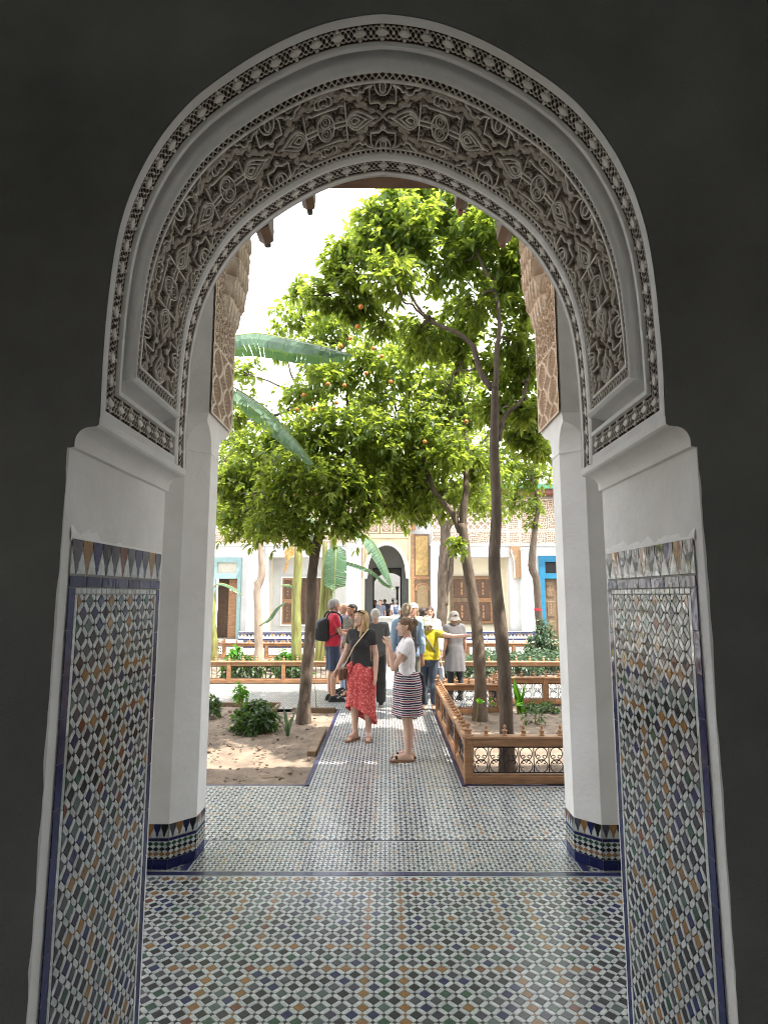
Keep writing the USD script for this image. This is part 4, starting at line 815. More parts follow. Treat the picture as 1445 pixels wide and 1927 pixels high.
part(t, 'block', extrude(sg.Polygon([(5.50, 4.05), (5.98, 4.05), (5.98, 2.66), (5.62, 2.66), (5.62, 3.4), (5.50, 3.75)]), FY - .22, FY), mat('bracket_tan', (0.40, 0.25, 0.14), 0.8, 0.35, 25, 0.01, 30)); part(t, 'rib', tube([(5.5, FY - .24, 3.9), (5.56, FY - .24, 3.6), (5.62, FY - .24, 3.35), (5.63, FY - .24, 2.66)], .03, 6), M['cream'])
t = thing('wall_lamp', 'white wall lamp between the white pillar and the blue door', 'lamp', (6.47, FY - .1, 3.4)); part(t, 'hood', lathe([(.02, .38), (.10, .34), (.12, .26), (.11, .25)], (6.47, FY - .14, 3.3), 10), M['lime']); part(t, 'glass', lathe([(.07, .25), (.075, .10), (.05, 0)], (6.47, FY - .14, 3.3), 10), M['stucco_plain'])
# tiled benches and dados along the foot
for x0, x1, y0, lab in ((-6.3, -2.0, 26.2, 'low tiled bench in blue and white along the left foot of the far front'), (2.6, 6.5, 26.3, 'low tiled bench along the right foot of the far front'), (-5.2, -1.4, 22.4, 'low blue and white tiled rim behind the far left fence')):
    t = thing('tiled_bench', lab, 'bench', (x0, y0, 0)); h = .34
    part(t, 'core', box(x0, x1, y0, y0 + .5, -.02, h), M['plaster'])
    pl = lambda p, y0=y0: np.c_[p[:, 0], y0 - .002 - p[:, 2], p[:, 1]]
    tl = rects(x0, x1, .0, .07, .16, 0, BLUE_T) + rects(x0, x1, .27, h, .16, 0, BLUE_T) + rects(x0, x1, .08, .13, .10, 0, WHITE_T)
    q = int((x1 - x0) / .15); tl += cartouches(x0, x1, .135, .265, q); lay(t, tl, pl, limit=0, flat=True, material='glaze_floor')
# side wings and the world behind
for sx in (-1, 1):
    s = 'left' if sx < 0 else 'right'; t = thing('side_wing', f'white {s} wing of the court with carved brown frieze', 'building', (sx * 13, 15, 0)); a, b = sorted((sx * 12.6, sx * 13.2))
    part(t, 'wall', box(a, b, 5.2, 27, -.05, 4.1), M['lime']); part(t, 'frieze', box(*sorted((sx * 12.56, sx * 13.2)), 5.2, 27, 4.1, 6.1), mat(f'wing_frieze_{s}', (0.42, 0.29, 0.19), 0.85, 0.4, 9, 0.02, 12))
    part(t, 'eave', box(*sorted((sx * 11.8, sx * 13.2)), 5.2, 27, 6.1, 6.35), M['wood_red'])
# ---------------------------------------------------------------- trees, banana plants, bushes
def leaves(base, dirs, L_, W_, r, droop=.25, fold=.25):
    "one folded pointed leaf at each base along dirs: (n*6 points, faces)"
    n = len(base); d = dirs / np.linalg.norm(dirs, axis=1, keepdims=True)
    up = r.normal(0, .55, (n, 3)) + [0, 0, 1]; s = np.cross(d, up); s /= np.maximum(np.linalg.norm(s, axis=1, keepdims=True), 1e-6); nn = np.cross(s, d)
    L_ = np.broadcast_to(L_, (n,))[:, None]; W_ = np.broadcast_to(W_, (n,))[:, None]; dn = np.array([0, 0, -1.0])
    m1 = base + d * L_ * .38 + dn * L_ * droop * .12; m2 = base + d * L_ * .72 + dn * L_ * droop * .45; tip = base + d * L_ + dn * L_ * droop
    V = np.stack([base, m1 + s * W_ + nn * W_ * fold, m1, m1 - s * W_ + nn * W_ * fold, m2 + s * W_ * .72 + nn * W_ * fold, m2, m2 - s * W_ * .72 + nn * W_ * fold, tip], 1).reshape(-1, 3)
    F = np.array([[0, 1, 2], [0, 2, 3], [1, 4, 5], [1, 5, 2], [2, 5, 6], [2, 6, 3], [4, 7, 5], [5, 7, 6]])
    return V, (np.arange(n)[:, None, None] * 8 + F[None]).reshape(-1, 3)
def twigs(c, rad, n, r, shell=.45):
    q = r.normal(0, 1, (n, 3)); q /= np.linalg.norm(q, axis=1, keepdims=True); k = (shell + (1 - shell) * r.random(n)) ** 1.0 * (r.random(n) ** .28)
    p = c + q * k[:, None] * rad; d = q + r.normal(0, .5, (n, 3)) + [0, 0, .25]
    return p, d / np.linalg.norm(d, axis=1, keepdims=True)
def rosettes(p, d, per, L_, W_, r, droop=.3):
    n = len(p); k = r.integers(max(2, per - 2), per + 3, n); i = np.repeat(np.arange(n), k); m = len(i)
    a = r.normal(0, 1, (m, 3)); a -= d[i] * np.sum(a * d[i], 1, keepdims=True); a /= np.linalg.norm(a, axis=1, keepdims=True)
    dirs = d[i] * r.uniform(.2, .9, (m, 1)) + a * .9 + [0, 0, -.12]; base = p[i] - d[i] * r.uniform(0, .10, (m, 1)) * (L_ / .1)
    sz = r.uniform(.55, 1.25, m); return leaves(base, dirs, L_ * sz, W_ * sz, r, droop)
def branchy(P, r0, r1, n, seg=7, wob=.0, seed=0, taper=1.0):
    S = spline(P, n); t = np.linspace(0, 1, n); rr = np.random.default_rng(seed)
    S = S + wob * (np.stack([meshkit.noise(np.c_[t * 6, 0 * t + k, 0 * t + seed], k) for k in range(3)], 1) - .5); R = (r0 + (r1 - r0) * t ** taper) * (1 + .12 * (meshkit.noise(np.c_[t * 9, 0 * t, 0 * t + seed], 7) - .5))
    return tube(S, R, seg)
def tree(name, label, Y, trunk, rad, limbs, blobs, per_m3=1.0, leaf=(.105, .021), parts_leaf=0, fruit=(), seed=0, group=None, bark='bark', lf='leaf', den=1.0, flare=1.35):
    r = np.random.default_rng(seed + 100)
    W = lambda x, y, dY=0: at(x, y, Y + dY)
    P = np.array([W(*q) for q in trunk]); g = P[0].copy(); t = thing(name, label, 'tree', g, group)
    n = 40; S = spline(np.vstack([[P[0] - [0, 0, .12]], P]), n); R = np.interp(np.linspace(0, 1, n), np.linspace(0, 1, len(rad)), rad); R[:5] *= np.linspace(flare, 1.0, 5)
    R = R * (1 + .16 * (meshkit.noise(np.c_[np.linspace(0, 9, n), np.zeros(n), np.full(n, seed)], 3) - .5))
    v, f = tube(S, R, 12); v = v + .10 * R.mean() * (fbm(v * 9, seed)[:, None] - .5) * 2
    part(t, 'trunk', (v, f), M[bark], True)
    skel = [S]
    for k, (pts, r0, r1) in enumerate(limbs):
        q = np.array([W(*p) for p in pts]); part(t, 'limb', branchy(q, r0, r1, 16, 7, .06, seed * 9 + k), M[bark], True); skel.append(spline(q, 16))
    skel = np.vstack(skel); skel = skel[skel[:, 2] > skel[:, 2].max() * .35]
    LV, sub_, n0 = [], [], 0
    for k, bl in enumerate(blobs):
        x, y, dY, rp = bl[:4]; rp *= 1.26; c = W(x, y, dY); s = (Y + dY) / F_PX; rx = rp * s
        rad3 = np.array([rx, rx * r.uniform(.9, 1.15), rx * .88]); nt = int(den * 84 * (rp / 60) ** 2 * (bl[4] if len(bl) > 4 else 1))
        p, d = twigs(c, rad3, nt, r); LV.append(rosettes(p, d, 7, leaf[0], leaf[1], r))
        j = np.argmin(np.linalg.norm(skel - c, axis=1)); a = skel[j]; mid = (a + c) / 2 + r.normal(0, .12, 3) * rx
        sub_.append(branchy([a, mid, c], .018 + .012 * rx, .006, 9, 5, .05, seed + k)); 
        for q in p[:: max(1, nt // 7)]: sub_.append(tube([c + (a - c) * .15, (c + q) / 2 + r.normal(0, .05, 3), q], [.009, .006, .003], 4))
    part(t, 'branches', join(sub_), M[bark], True, kind='stuff')
    v, f = join(LV); nl = len(v) // 8
    if parts_leaf:
        vv = v.reshape(nl, 8, 3); c = vv.mean(1); dv = c - EYE; dep = dv @ FW; ar = np.linalg.norm(np.cross(vv[:, 1] - vv[:, 6], vv[:, 7] - vv[:, 0]), axis=1) / dep ** 2 * (1 + .02 * r.random(nl)) * (np.abs(F_PX * (dv @ RT) / dep) < 330)
        pick = np.argsort(-ar / dep)[:parts_leaf]; keep = np.ones(nl, bool); keep[pick] = False
        F8 = f[:8] - f[:8].min()
        for q in pick: part(t, 'leaf', (vv[q], F8), M[lf])
        kk = np.where(keep)[0]; v = vv[kk].reshape(-1, 3); f = (np.arange(len(kk))[:, None, None] * 8 + F8[None]).reshape(-1, 3)
    part(t, 'crown', (v, f), M[lf], kind='stuff')
    for (x, y, dY) in fruit:
        c = W(x, y, dY); part(t, 'fruit', trimesh.creation.icosphere(2, .032).apply_scale([1, 1, .94]).apply_translation(c), M['orange'], True)
    return t
G_OR = 'orange trees of the garden'
tree('orange_tree', 'orange tree with tall forked brown trunk, nearest the gallery inside the right fence', 6.86,
     [(955, 1455), (952, 1330), (944, 1200), (930, 1060), (934, 960), (930, 850), (931, 780), (931, 722)], [.078, .074, .070, .072, .062, .055, .052, .046],
     [([(931, 735), (905, 690, .05), (893, 655, .1), (868, 632, .1), (835, 618, .1), (805, 600, .1), (775, 560, .1), (762, 520, .1)], .040, .012),
      ([(931, 730), (938, 670, -.05), (936, 600, -.05), (925, 530, 0), (912, 500, 0), (890, 430, 0), (880, 400, 0)], .036, .012),
      ([(934, 830), (955, 785, .1), (978, 755, .2), (990, 715, .2)], .036, .014), ([(805, 600, .1), (770, 575, -.2), (745, 520, -.3)], .018, .008), ([(925, 540), (950, 480, .2), (965, 430, .3)], .016, .007), ([(905, 690, .05), (860, 700, .3), (830, 760, .5)], .014, .006)],
     [(775, 425, 0, 70), (845, 395, .2, 72), (915, 425, -.1, 74), (965, 500, .2, 62), (705, 470, .1, 58, .8), (655, 520, .2, 52, .8), (625, 500, .3, 34), (740, 520, -.2, 66, .6), (835, 500, .3, 70, .7), (905, 575, .2, 62, .6), (985, 585, .4, 46), (985, 690, .4, 46), (970, 640, .2, 48), (735, 385, .1, 52), (800, 620, .5, 52, .7), (700, 410, 0, 46), (985, 775, .3, 40), (690, 570, .6, 48, .8), (640, 470, .2, 30), (870, 660, .8, 46), (790, 360, .3, 66), (900, 360, .3, 66), (980, 430, .4, 50), (600, 560, .5, 42), (650, 575, .6, 46), (715, 615, .9, 46, .8), (880, 480, .5, 56), (940, 540, .5, 48), (870, 600, .9, 56), (930, 690, .9, 46), (800, 650, 1.1, 56), (930, 770, .8, 46), (965, 725, .6, 42), (560, 545, .9, 30), (1000, 770, .7, 44), (1005, 840, .9, 44), (975, 820, .9, 40), (760, 460, .8, 60), (680, 450, .8, 50), (1130, 380, -.1, 84), (1215, 380, -.3, 84), (1205, 270, -.3, 84), (1115, 260, -.1, 84), (1290, 330, -.3, 80), (1180, 330, -.9, 90), (1260, 330, -.9, 90), (1110, 330, -.8, 80), (1180, 240, -.9, 90), (1090, 250, -.9, 80)],  # last blobs, out of view at the right, added to shade the path
     parts_leaf=160, seed=1, den=.88, leaf=(.115, .025), fruit=[(726, 373, 0), (679, 577, .1), (673, 614, .3)])
tree('orange_tree', 'orange tree with slightly bent dark trunk in the left bed beside the path', 9.57,
     [(571, 1358), (577, 1270), (584, 1180), (586, 1100), (595, 1030), (608, 975), (622, 920), (640, 850)], [.105, .094, .088, .084, .078, .066, .056, .045],
     [([(590, 1060), (583, 1025, 0), (560, 980, -.1), (520, 930, -.2)], .045, .015), ([(622, 920), (590, 850, .2), (560, 800, .3), (560, 740, .3)], .035, .012), ([(640, 860), (660, 790, 0), (650, 720, .1), (640, 660, .2)], .04, .012), ([(612, 960), (650, 940, -.2), (690, 930, -.3)], .035, .012)],
     [(560, 592, .6, 48), (640, 610, .2, 64), (690, 685, -.2, 62), (618, 705, -.2, 66), (565, 745, .1, 46), (590, 810, -.4, 72), (665, 800, -.3, 72), (480, 860, .4, 70), (432, 910, .4, 50), (540, 900, -.5, 80), (625, 915, -.5, 80), (682, 905, -.3, 60), (440, 980, .2, 48), (505, 985, -.4, 58), (575, 1000, -.4, 46), (648, 985, -.3, 52), (692, 955, -.2, 40), (455, 700, .8, 44, .7), (435, 790, .8, 48), (520, 830, .2, 54), (530, 640, .6, 44), (480, 780, .9, 46, .8), (600, 660, .4, 56), (520, 960, .3, 60), (460, 930, .6, 60), (590, 870, .2, 66), (690, 860, .4, 60)],
     parts_leaf=120, seed=2, leaf=(.12, .027), fruit=[(660, 636, -.5), (641, 651, -.5), (702, 655, -.6), (718, 670, -.6), (689, 702, -.8), (617, 722, -.8), (648, 725, -.8), (572, 743, -.5), (633, 758, -.8), (559, 770, -.5), (588, 770, -.9)])
tree('orange_tree', 'orange tree with leaning trunk touched by the yellow shirted woman, in the right bed', 9.66,
     [(903, 1357), (904, 1290), (898, 1190), (887, 1110), (876, 1040), (870, 985)], [.105, .098, .094, .086, .080, .078],
     [([(870, 1000), (848, 962, 0), (822, 930, 0), (800, 885, 0), (790, 840, .1), (760, 790, .2)], .055, .016), ([(871, 1000), (876, 930, 0), (876, 880, .1), (880, 830, .1), (868, 770, .2)], .068, .02), ([(790, 850, .1), (740, 835, -.2), (715, 830, -.2)], .022, .01), ([(878, 860, .1), (915, 820, .3), (935, 780, .3)], .025, .01)],
     [(745, 700, .2, 66), (825, 715, .3, 70), (885, 770, .4, 64), (780, 790, -.1, 72), (722, 835, -.2, 68), (840, 850, -.2, 70), (905, 875, .3, 52), (765, 905, .1, 58), (830, 935, .6, 50), (735, 945, .2, 40), (862, 1028, -.5, 27, .9), (790, 955, .3, 38), (850, 640, .6, 56), (770, 640, .6, 56), (700, 760, .3, 52), (800, 840, .5, 66), (870, 700, .8, 56), (740, 880, .5, 56), (890, 930, .8, 44), (820, 780, .6, 66), (770, 960, .9, 48)],
     parts_leaf=120, seed=3, leaf=(.12, .027), fruit=[(735, 718, -.6), (799, 831, -.8), (877, 793, -.5)])
tree('orange_tree', 'orange tree with twin pale stems behind the group, in front of the far white pillar', 16.5,
     [(826, 1230), (832, 1150), (834, 1060), (838, 1010), (838, 980)], [.16, .15, .145, .15, .12],
     [([(838, 1000), (820, 960), (800, 920)], .10, .04), ([(838, 1000), (870, 950), (890, 910)], .10, .04), ([(835, 1140), (842, 1110), (850, 1066), (842, 1030)], .09, .06)],
     [(770, 880, 0, 56), (850, 830, 0, 60), (900, 935, -.3, 42), (940, 900, 0, 46), (820, 900, 0, 50), (735, 900, 0, 44), (900, 860, .3, 56), (790, 940, 0, 44), (870, 900, .3, 56), (930, 960, .3, 36), (940, 830, .4, 56), (780, 830, .3, 56)], seed=4, leaf=(.14, .032), den=.95)
tree('orange_tree', 'slender tree with a red band on its stem before the bright blue door', 17.2,
     [(1017, 1210), (1013, 1150), (1009, 1090), (1001, 1068), (1006, 1000), (1012, 960)], [.10, .10, .10, .11, .085, .07],
     [([(1003, 1072), (996, 1064), (994, 1062)], .06, .05), ([(1012, 965), (1000, 900), (985, 860)], .06, .03)],
     [(975, 875, 0, 50), (1010, 900, 0, 40), (1002, 955, 0, 34), (965, 945, .2, 34), (1020, 830, 0, 44), (975, 800, 0, 50), (1000, 985, 0, 22), (985, 910, .3, 46), (950, 880, .4, 50), (1015, 860, .5, 46), (1000, 760, .6, 56)], seed=5, leaf=(.14, .034), den=.95)
tree('orange_tree', 'thin tree with sunlight painted into its pale stem at the left in front of the far white wall', 17.6,
     [(487, 1240), (486, 1180), (484, 1110), (493, 1080), (490, 1030), (488, 985)], [.12, .115, .11, .115, .09, .08],
     [([(486, 1106), (482, 1096), (481, 1092)], .07, .06), ([(488, 990), (450, 940), (430, 890)], .06, .03)],
     [(450, 935, 0, 58), (420, 880, 0, 52), (500, 945, 0, 44), (430, 820, 0, 52), (480, 1000, 0, 24), (425, 970, 0, 34), (415, 760, 0, 44), (470, 900, .4, 56), (430, 960, .4, 40), (450, 860, .6, 60), (520, 900, .5, 50), (560, 960, .5, 50)], seed=6, leaf=(.15, .034), bark='bark_sunlit', den=.95)
single('red_band', tube([at(1013, 1148, 17.2) + [-.02, 0, -.03], at(1013, 1148, 17.2) + [0, 0, .04]], .112, 10), mat('red_cloth', (0.55, 0.03, 0.05), 0.8), 'red band tied round the slender stem before the blue door', 'band')

tree('orange_tree', 'orange tree at the right end of the near bed, hidden by the right pillar', 8.2, [(1330, 1390), (1328, 1200), (1320, 1000), (1318, 860)], [.09, .085, .075, .06], [([(1318, 870), (1280, 760), (1270, 640)], .05, .015), ([(1318, 870), (1370, 760), (1390, 640)], .05, .015)],
     [(1260, 700, 0, 110), (1400, 700, 0, 110), (1330, 600, 0, 110), (1320, 800, -.6, 100), (1240, 600, .6, 90), (1420, 580, .6, 90), (1330, 700, 1.2, 100)], seed=8, den=.4, leaf=(.14, .03))
def banana_leaf(t, pts, Y, width, seed, fold=.9, mt='banana', droop=.0, split=.5, twist=0.0):
    "midrib through the points (x, y, dY); blade halves hang to each side, torn into strips"
    r = np.random.default_rng(seed); n = 34; S = spline([at(x, y, Y + d) for x, y, d in pts], n); T_ = np.gradient(S, axis=0); T_ /= np.linalg.norm(T_, axis=1, keepdims=True)
    sd = np.cross(T_, [0, 0, 1.0]); sd /= np.maximum(np.linalg.norm(sd, axis=1, keepdims=True), .05); sd /= np.linalg.norm(sd, axis=1, keepdims=True); u = np.linspace(0, 1, n)
    nn = np.cross(sd, T_); w = width * np.clip(np.sin(PI * np.clip(u * .93 + .07, 0, 1)) ** .55, 0, 1) * np.clip((u - .10) / .08, 0, 1); w[-1] = .01
    lf_ = part(t, 'leaf', tube(S, np.linspace(.022, .004, n), 6), M['banana_stem'], True)
    V, F, k = [], [], 0
    for s in (-1, 1):
        run = 0; th = 0
        for i in range(n - 1):
            if i == 0 or r.random() < split: th = r.normal(0, .10); gap = .012
            else: gap = 0
            a = fold + th + twist * s
            rows = []
            for j, ii in enumerate((i, i + 1)):
                ww = w[ii]; base = S[ii] + (T_[ii] * gap * .5 * (1 if j == 0 else -1) if gap else 0)
                for q in (0, .35, .7, 1):
                    aa = a * q ** .7; off = sd[ii] * s * ww * q * math.cos(aa * .8) - nn[ii] * ww * q * math.sin(aa * .8) * (1 if nn[ii][2] > 0 else -1) + T_[ii] * ww * .22 * q
                    jit = r.normal(0, .004, 3) * q
                    rows.append(base + off + jit)
            V += rows; F += [[k + q, k + q + 1, k + 5 + q, k + 4 + q] for q in range(3)]; k += 8
    part(lf_, 'blade', (np.array(V), np.array(F)), M[mt], False)
t = thing('banana_plant', 'banana plant beside the left pillar, two long blue-green leaves arching in over the bed', 'banana plant', (-2.75, 8.2, 0))
part(t, 'stem', branchy([(-2.75, 8.2, -.05), (-2.74, 8.2, 1.2), (-2.72, 8.2, 2.6), (-2.66, 8.15, 3.9)], .13, .07, 16, 10, .04), M['banana_stem'], True)
banana_leaf(t, [(372, 690, .2), (415, 640, .1), (470, 628, 0), (540, 637, -.1), (600, 650, -.2), (664, 668, -.3)], 8.2, .34, 1, 1.15, split=.35)
banana_leaf(t, [(366, 715, .1), (400, 712, .1), (440, 730, .1), (495, 765, .1), (545, 815, .1), (590, 873, .1)], 8.2, .36, 2, .75, split=.3)
t = thing('banana_plant', 'tall banana stems left of the red shirted man with broad hanging leaves', 'banana plant', (*at(605, 1235, 15.5)[:2], 0))
for a, b in (((598, 1245), (612, 1020)), ((606, 1248), (618, 1060)), ((613, 1245), (626, 1010))): part(t, 'stem', branchy([at(*a, 15.5), (at(*a, 15.5) + at(*b, 15.5)) / 2 + [.03, 0, 0], at(*b, 15.5)], .085, .06, 12, 8, .03), M['banana_stem'], True)
banana_leaf(t, [(626, 1020, 0), (632, 1028, -.2), (631, 1060, -.35), (630, 1100, -.4), (630, 1140, -.4)], 15.5, .29, 3, .15, 'banana', split=.2)
banana_leaf(t, [(622, 1025, 0), (655, 995, -.1), (690, 1008, -.2), (718, 1045, -.3), (738, 1105, -.35)], 15.5, .36, 4, .8, split=.3)
banana_leaf(t, [(628, 1055, 0), (660, 1060, -.2), (700, 1075, -.3), (726, 1098, -.3), (744, 1110, -.3)], 15.5, .17, 5, .7, split=.3)
banana_leaf(t, [(620, 1015, 0), (618, 985, 0), (632, 965, .1), (655, 962, .2)], 15.5, .25, 6, .6, split=.4)
t = thing('banana_plant', 'single yellowing banana stem beside the dark trunk, with an orange dead leaf hanging', 'banana plant', (*at(558, 1240, 14.8)[:2], 0))
part(t, 'stem', branchy([at(560, 1245, 14.8), at(558, 1150, 14.8), at(560, 1080, 14.8), at(562, 1030, 14.8)], .13, .10, 14, 9, .03), M['banana_stem'], True)
banana_leaf(t, [(560, 1035, 0), (553, 1025, -.1), (545, 1030, -.2), (540, 1055, -.25), (533, 1080, -.25)], 14.8, .16, 7, .3, 'banana_dead', split=.6)
banana_leaf(t, [(558, 1115, 0), (540, 1100, -.1), (527, 1103, -.2)], 14.8, .11, 8, .6, split=.3)
banana_leaf(t, [(565, 1040, 0), (580, 1000, .1), (575, 960, .3)], 14.8, .22, 9, .6, split=.4)
t = thing('banana_plant', 'young banana plant at the left edge, pale leaves over the far fence', 'banana plant', (*at(408, 1240, 16.0)[:2], 0))
part(t, 'stem', branchy([at(405, 1245, 16), at(402, 1170, 16), at(400, 1110, 16)], .10, .06, 10, 8, .03), M['banana_stem'], True)
banana_leaf(t, [(400, 1108, 0), (415, 1098, 0), (435, 1104, 0), (456, 1120, 0)], 16, .16, 10, .5, split=.15)
banana_leaf(t, [(488, 1178, -.5), (505, 1165, -.5), (520, 1145, -.5), (540, 1132, -.5)], 16, .09, 11, 1.1, split=.15)

def bush(label, c, rad, n, leaf, mt, seed, per=6, cat='bush', stems=6, droop=.4):
    r = np.random.default_rng(seed); c = np.asarray(c, float); t = thing('leafy_bush', label, cat, (c[0], c[1], 0)); q = r.normal(0, 1, (n, 3)); q[:, 2] = np.abs(q[:, 2]); q /= np.linalg.norm(q, axis=1, keepdims=True)
    p = c + q * (.45 + .55 * r.random((n, 1)) ** .5) * np.asarray(rad); part(t, 'foliage', rosettes(p, q, per, leaf[0], leaf[1], r, droop), M[mt], kind='stuff')
    part(t, 'stems', join([tube([c + r.normal(0, .02, 3) * [1, 1, 0] + [0, 0, -.03], (c + p[k]) / 2 + [0, 0, .03], p[k]], [.010, .007, .003], 4) for k in r.integers(0, n, stems)]), M['banana_stem'], True, kind='stuff')
    return t
bush('round dark green bush on the bare soil of the left bed', (*ground_at(478, 1372)[:2], .02), (.36, .36, .40), 190, (.10, .022), 'leaf_dark', 1, 7)
bush('light spindly plant growing behind the round dark bush', (*ground_at(452, 1352)[:2], .25), (.16, .16, .34), 26, (.09, .02), 'leaf_bright', 2, 5)
bush('bushy green plant right behind the left cross fence, left of the two', (*at(455, 1270, 14.3)[:2], .05), (.55, .4, .55), 150, (.14, .03), 'leaf_dark', 3)
bush('bushy green plant right behind the left cross fence, right of the two', (*at(545, 1270, 14.3)[:2], .05), (.45, .4, .42), 120, (.14, .03), 'leaf_dark', 4)
bush('small dark plant cut by the left pillar edge', (*ground_at(392, 1345)[:2], .02), (.22, .22, .35), 60, (.10, .02), 'leaf_dark', 5)
bush('pale blue-green shrub climbing in front of the bright blue door', (*at(1022, 1215, 17.0)[:2], .1), (.50, .4, 1.25), 170, (.15, .032), 'leaf_grey', 6)
for k, (x, y) in enumerate(((880, 1225), (960, 1228), (1035, 1230), (925, 1238), (1000, 1215))): bush(('grey-green ground plant in the far right bed ' + ('nearest the leaning trunk', 'between the two near trunks and the fence', 'at the right edge by the pillar', 'low against the fence rail', 'under the slender stem')[k]), (*at(x, 1238, 14.6 + .5 * k)[:2], .02), (.85, .7, .55), 190, (.13, .03), 'leaf_grey', 20 + k)
bush('leafy young shoot by the far left fence', (*at(442, 1235, 17.6)[:2], .05), (.22, .2, .5), 30, (.22, .05), 'leaf_bright', 31, 5); bush('small shrub below the single banana stem', (*at(540, 1238, 16.8)[:2], .05), (.3, .3, .45), 60, (.14, .03), 'leaf_bright', 32); bush('small shrub left of the dark trunk in the far left bed', (*at(520, 1243, 15.8)[:2], .05), (.3, .3, .3), 60, (.12, .03), 'leaf_dark', 33)
bush('small twiggy seedling on the soil of the right bed', (*ground_at(1008, 1362)[:2], .0), (.20, .2, .28), 22, (.07, .014), 'leaf_dark', 34, 4); bush('low green plant under the back fence of the right bed', (*ground_at(1015, 1340)[:2], .0), (.4, .3, .16), 60, (.10, .02), 'leaf_dark', 35)
def blades(label, c, n, h, w, mt, seed, spread=.25, cat='plant'):
    r = np.random.default_rng(seed); t = thing('bladed_plant', label, cat, c)
    for k in range(n):
        a = r.uniform(0, 2 * PI); o = np.array([math.cos(a), math.sin(a), 0]); hh = h * r.uniform(.6, 1.1); s = np.array([-o[1], o[0], 0]); P = [np.array(c) + o * (.02 + spread * q ** 1.6 * hh) + [0, 0, hh * (q - .12 * q ** 3)] for q in np.linspace(0, 1, 6)]
        ww = w * np.array([.5, .9, 1, .85, .5, .04]); V = np.vstack([[p - s * x, p + o * -x * .25, p + s * x] for p, x in zip(P, ww)]); part(t, 'blade', (V, grid_faces(6, 3)), M[mt], True)
blades('small grey-green aloe on the soil right of the round bush', (*ground_at(541, 1383)[:2], -.02), 8, .42, .022, 'leaf_grey', 1, .45, 'aloe')
blades('bright green upright plant right of the nearest trunk', (*ground_at(978, 1345)[:2], -.02), 13, .62, .05, 'leaf_bright', 2, .18)
for x, y, y0, lab in ((531 + 54, 1345, 1345, ''),):
    pass
for (x0, y0, x1, y1, lab) in ((595, 1335, 588, 1270, 'thin young shoot beside the dark trunk at the left bed corner'), (893, 1365, 899, 1325, 'thin shoot with pale tip before the leaning trunk'), (990, 1385, 972, 1330, 'thin bent shoot right of the nearest trunk'), (925, 1345, 923, 1322, 'short shoot with pale tip between the two near trunks')):
    g = ground_at(x0, y0); t = thing('young_shoot', lab, 'plant', g); e = at(x1, y1, g[1]); part(t, 'stem', tube([g, (g + e) / 2 + [.02, 0, 0], e], [.008, .006, .004], 5), M['banana_stem'], True)
    r = np.random.default_rng(int(x0)); d = r.normal(0, .5, (5, 3)) + [0, 0, .8]; part(t, 'tip_leaves', leaves(np.tile(e, (5, 1)), d, .13, .028, r), M['leaf_bright'], kind='stuff')
# fallen leaves and litter on the soil
r = np.random.default_rng(77); n = 170; p = np.c_[r.uniform(-3.6, -.9, n), r.uniform(6.5, 10.8, n), np.full(n, .012)]; d = np.c_[r.normal(0, 1, (n, 2)), np.zeros(n)]
single('fallen_leaves', leaves(p, d, .07, .016, r, -.1, .1), M['litter'], 'dry fallen leaves scattered on the left bed', 'leaf litter', kind='stuff')
# ground water lying in the left bed
pw = thing('puddle', 'shallow puddle reflecting light near the front corner of the left bed', 'puddle', (*ground_at(545, 1440)[:2], 0)); an = np.linspace(0, 2 * PI, 40)[:-1]
for (x, y, rx, ry, s) in ((528, 1422, .20, .14, 1), (540, 1447, .28, .16, 2)):
    c = ground_at(x, y); rr = 1 + .5 * (meshkit.noise(np.c_[np.cos(an) * 1.7 + 5 * s, np.sin(an) * 1.7, 0 * an], s) - .5) * 2
    V = np.vstack([[c[0], c[1], -.05], np.c_[c[0] + rx * rr * np.cos(an), c[1] + ry * rr * np.sin(an), np.full(39, -.05)]]); part(pw, 'water', (V, np.array([[0, 1 + k, 1 + (k + 1) % 39] for k in range(39)])), mat(f'wet{s}', (0.10, 0.07, 0.05), 0.03, .1, 5, .0006, 30))
# ---------------------------------------------------------------- people
DET = 1.0
def sph(c, r, n=14):
    n = n if DET == 1 else 10 if r > .015 else 6
    return m3.Manifold.sphere(r, n).translate(list(map(float, c)))
def bone(a, b, ra, rb): return m3.Manifold.batch_hull([sph(a, ra), sph(b, rb)])
def blob(*cr): return m3.Manifold.batch_hull([sph(c, r) for c, r in cr])
def fuse(ms, edge=.02, it=8, noise=0.0, nf=14, seed=0, lamb=.5):
    m = m3.Manifold.batch_boolean(ms, m3.OpType.Add).refine_to_length(edge * DET).to_mesh(); t = trimesh.Trimesh(m.vert_properties[:, :3], m.tri_verts, process=True)
    if it: trimesh.smoothing.filter_taubin(t, lamb=lamb, nu=lamb + .03, iterations=it)
    if noise:
        n = t.vertex_normals; q = t.vertices * [nf, nf, nf * .45]; t.vertices = t.vertices + n * (noise * (fbm(q, seed, 3)[:, None] - .5) * 2)
    return np.array(t.vertices), np.array(t.faces)
SK = [(0.52, 0.32, 0.23), (0.46, 0.27, 0.19), (0.40, 0.23, 0.15), (0.56, 0.37, 0.28)]
SKIN = [mat(f'skin_{k}', c, .5, .08, 20, sss=.12) for k, c in enumerate(SK)]
def cloth(name, c, var=.12, **k): return mat(name, c, .85, var, 12, .0015, 90, sheen=.15, **k)
V3 = lambda *a: np.array(a, float)
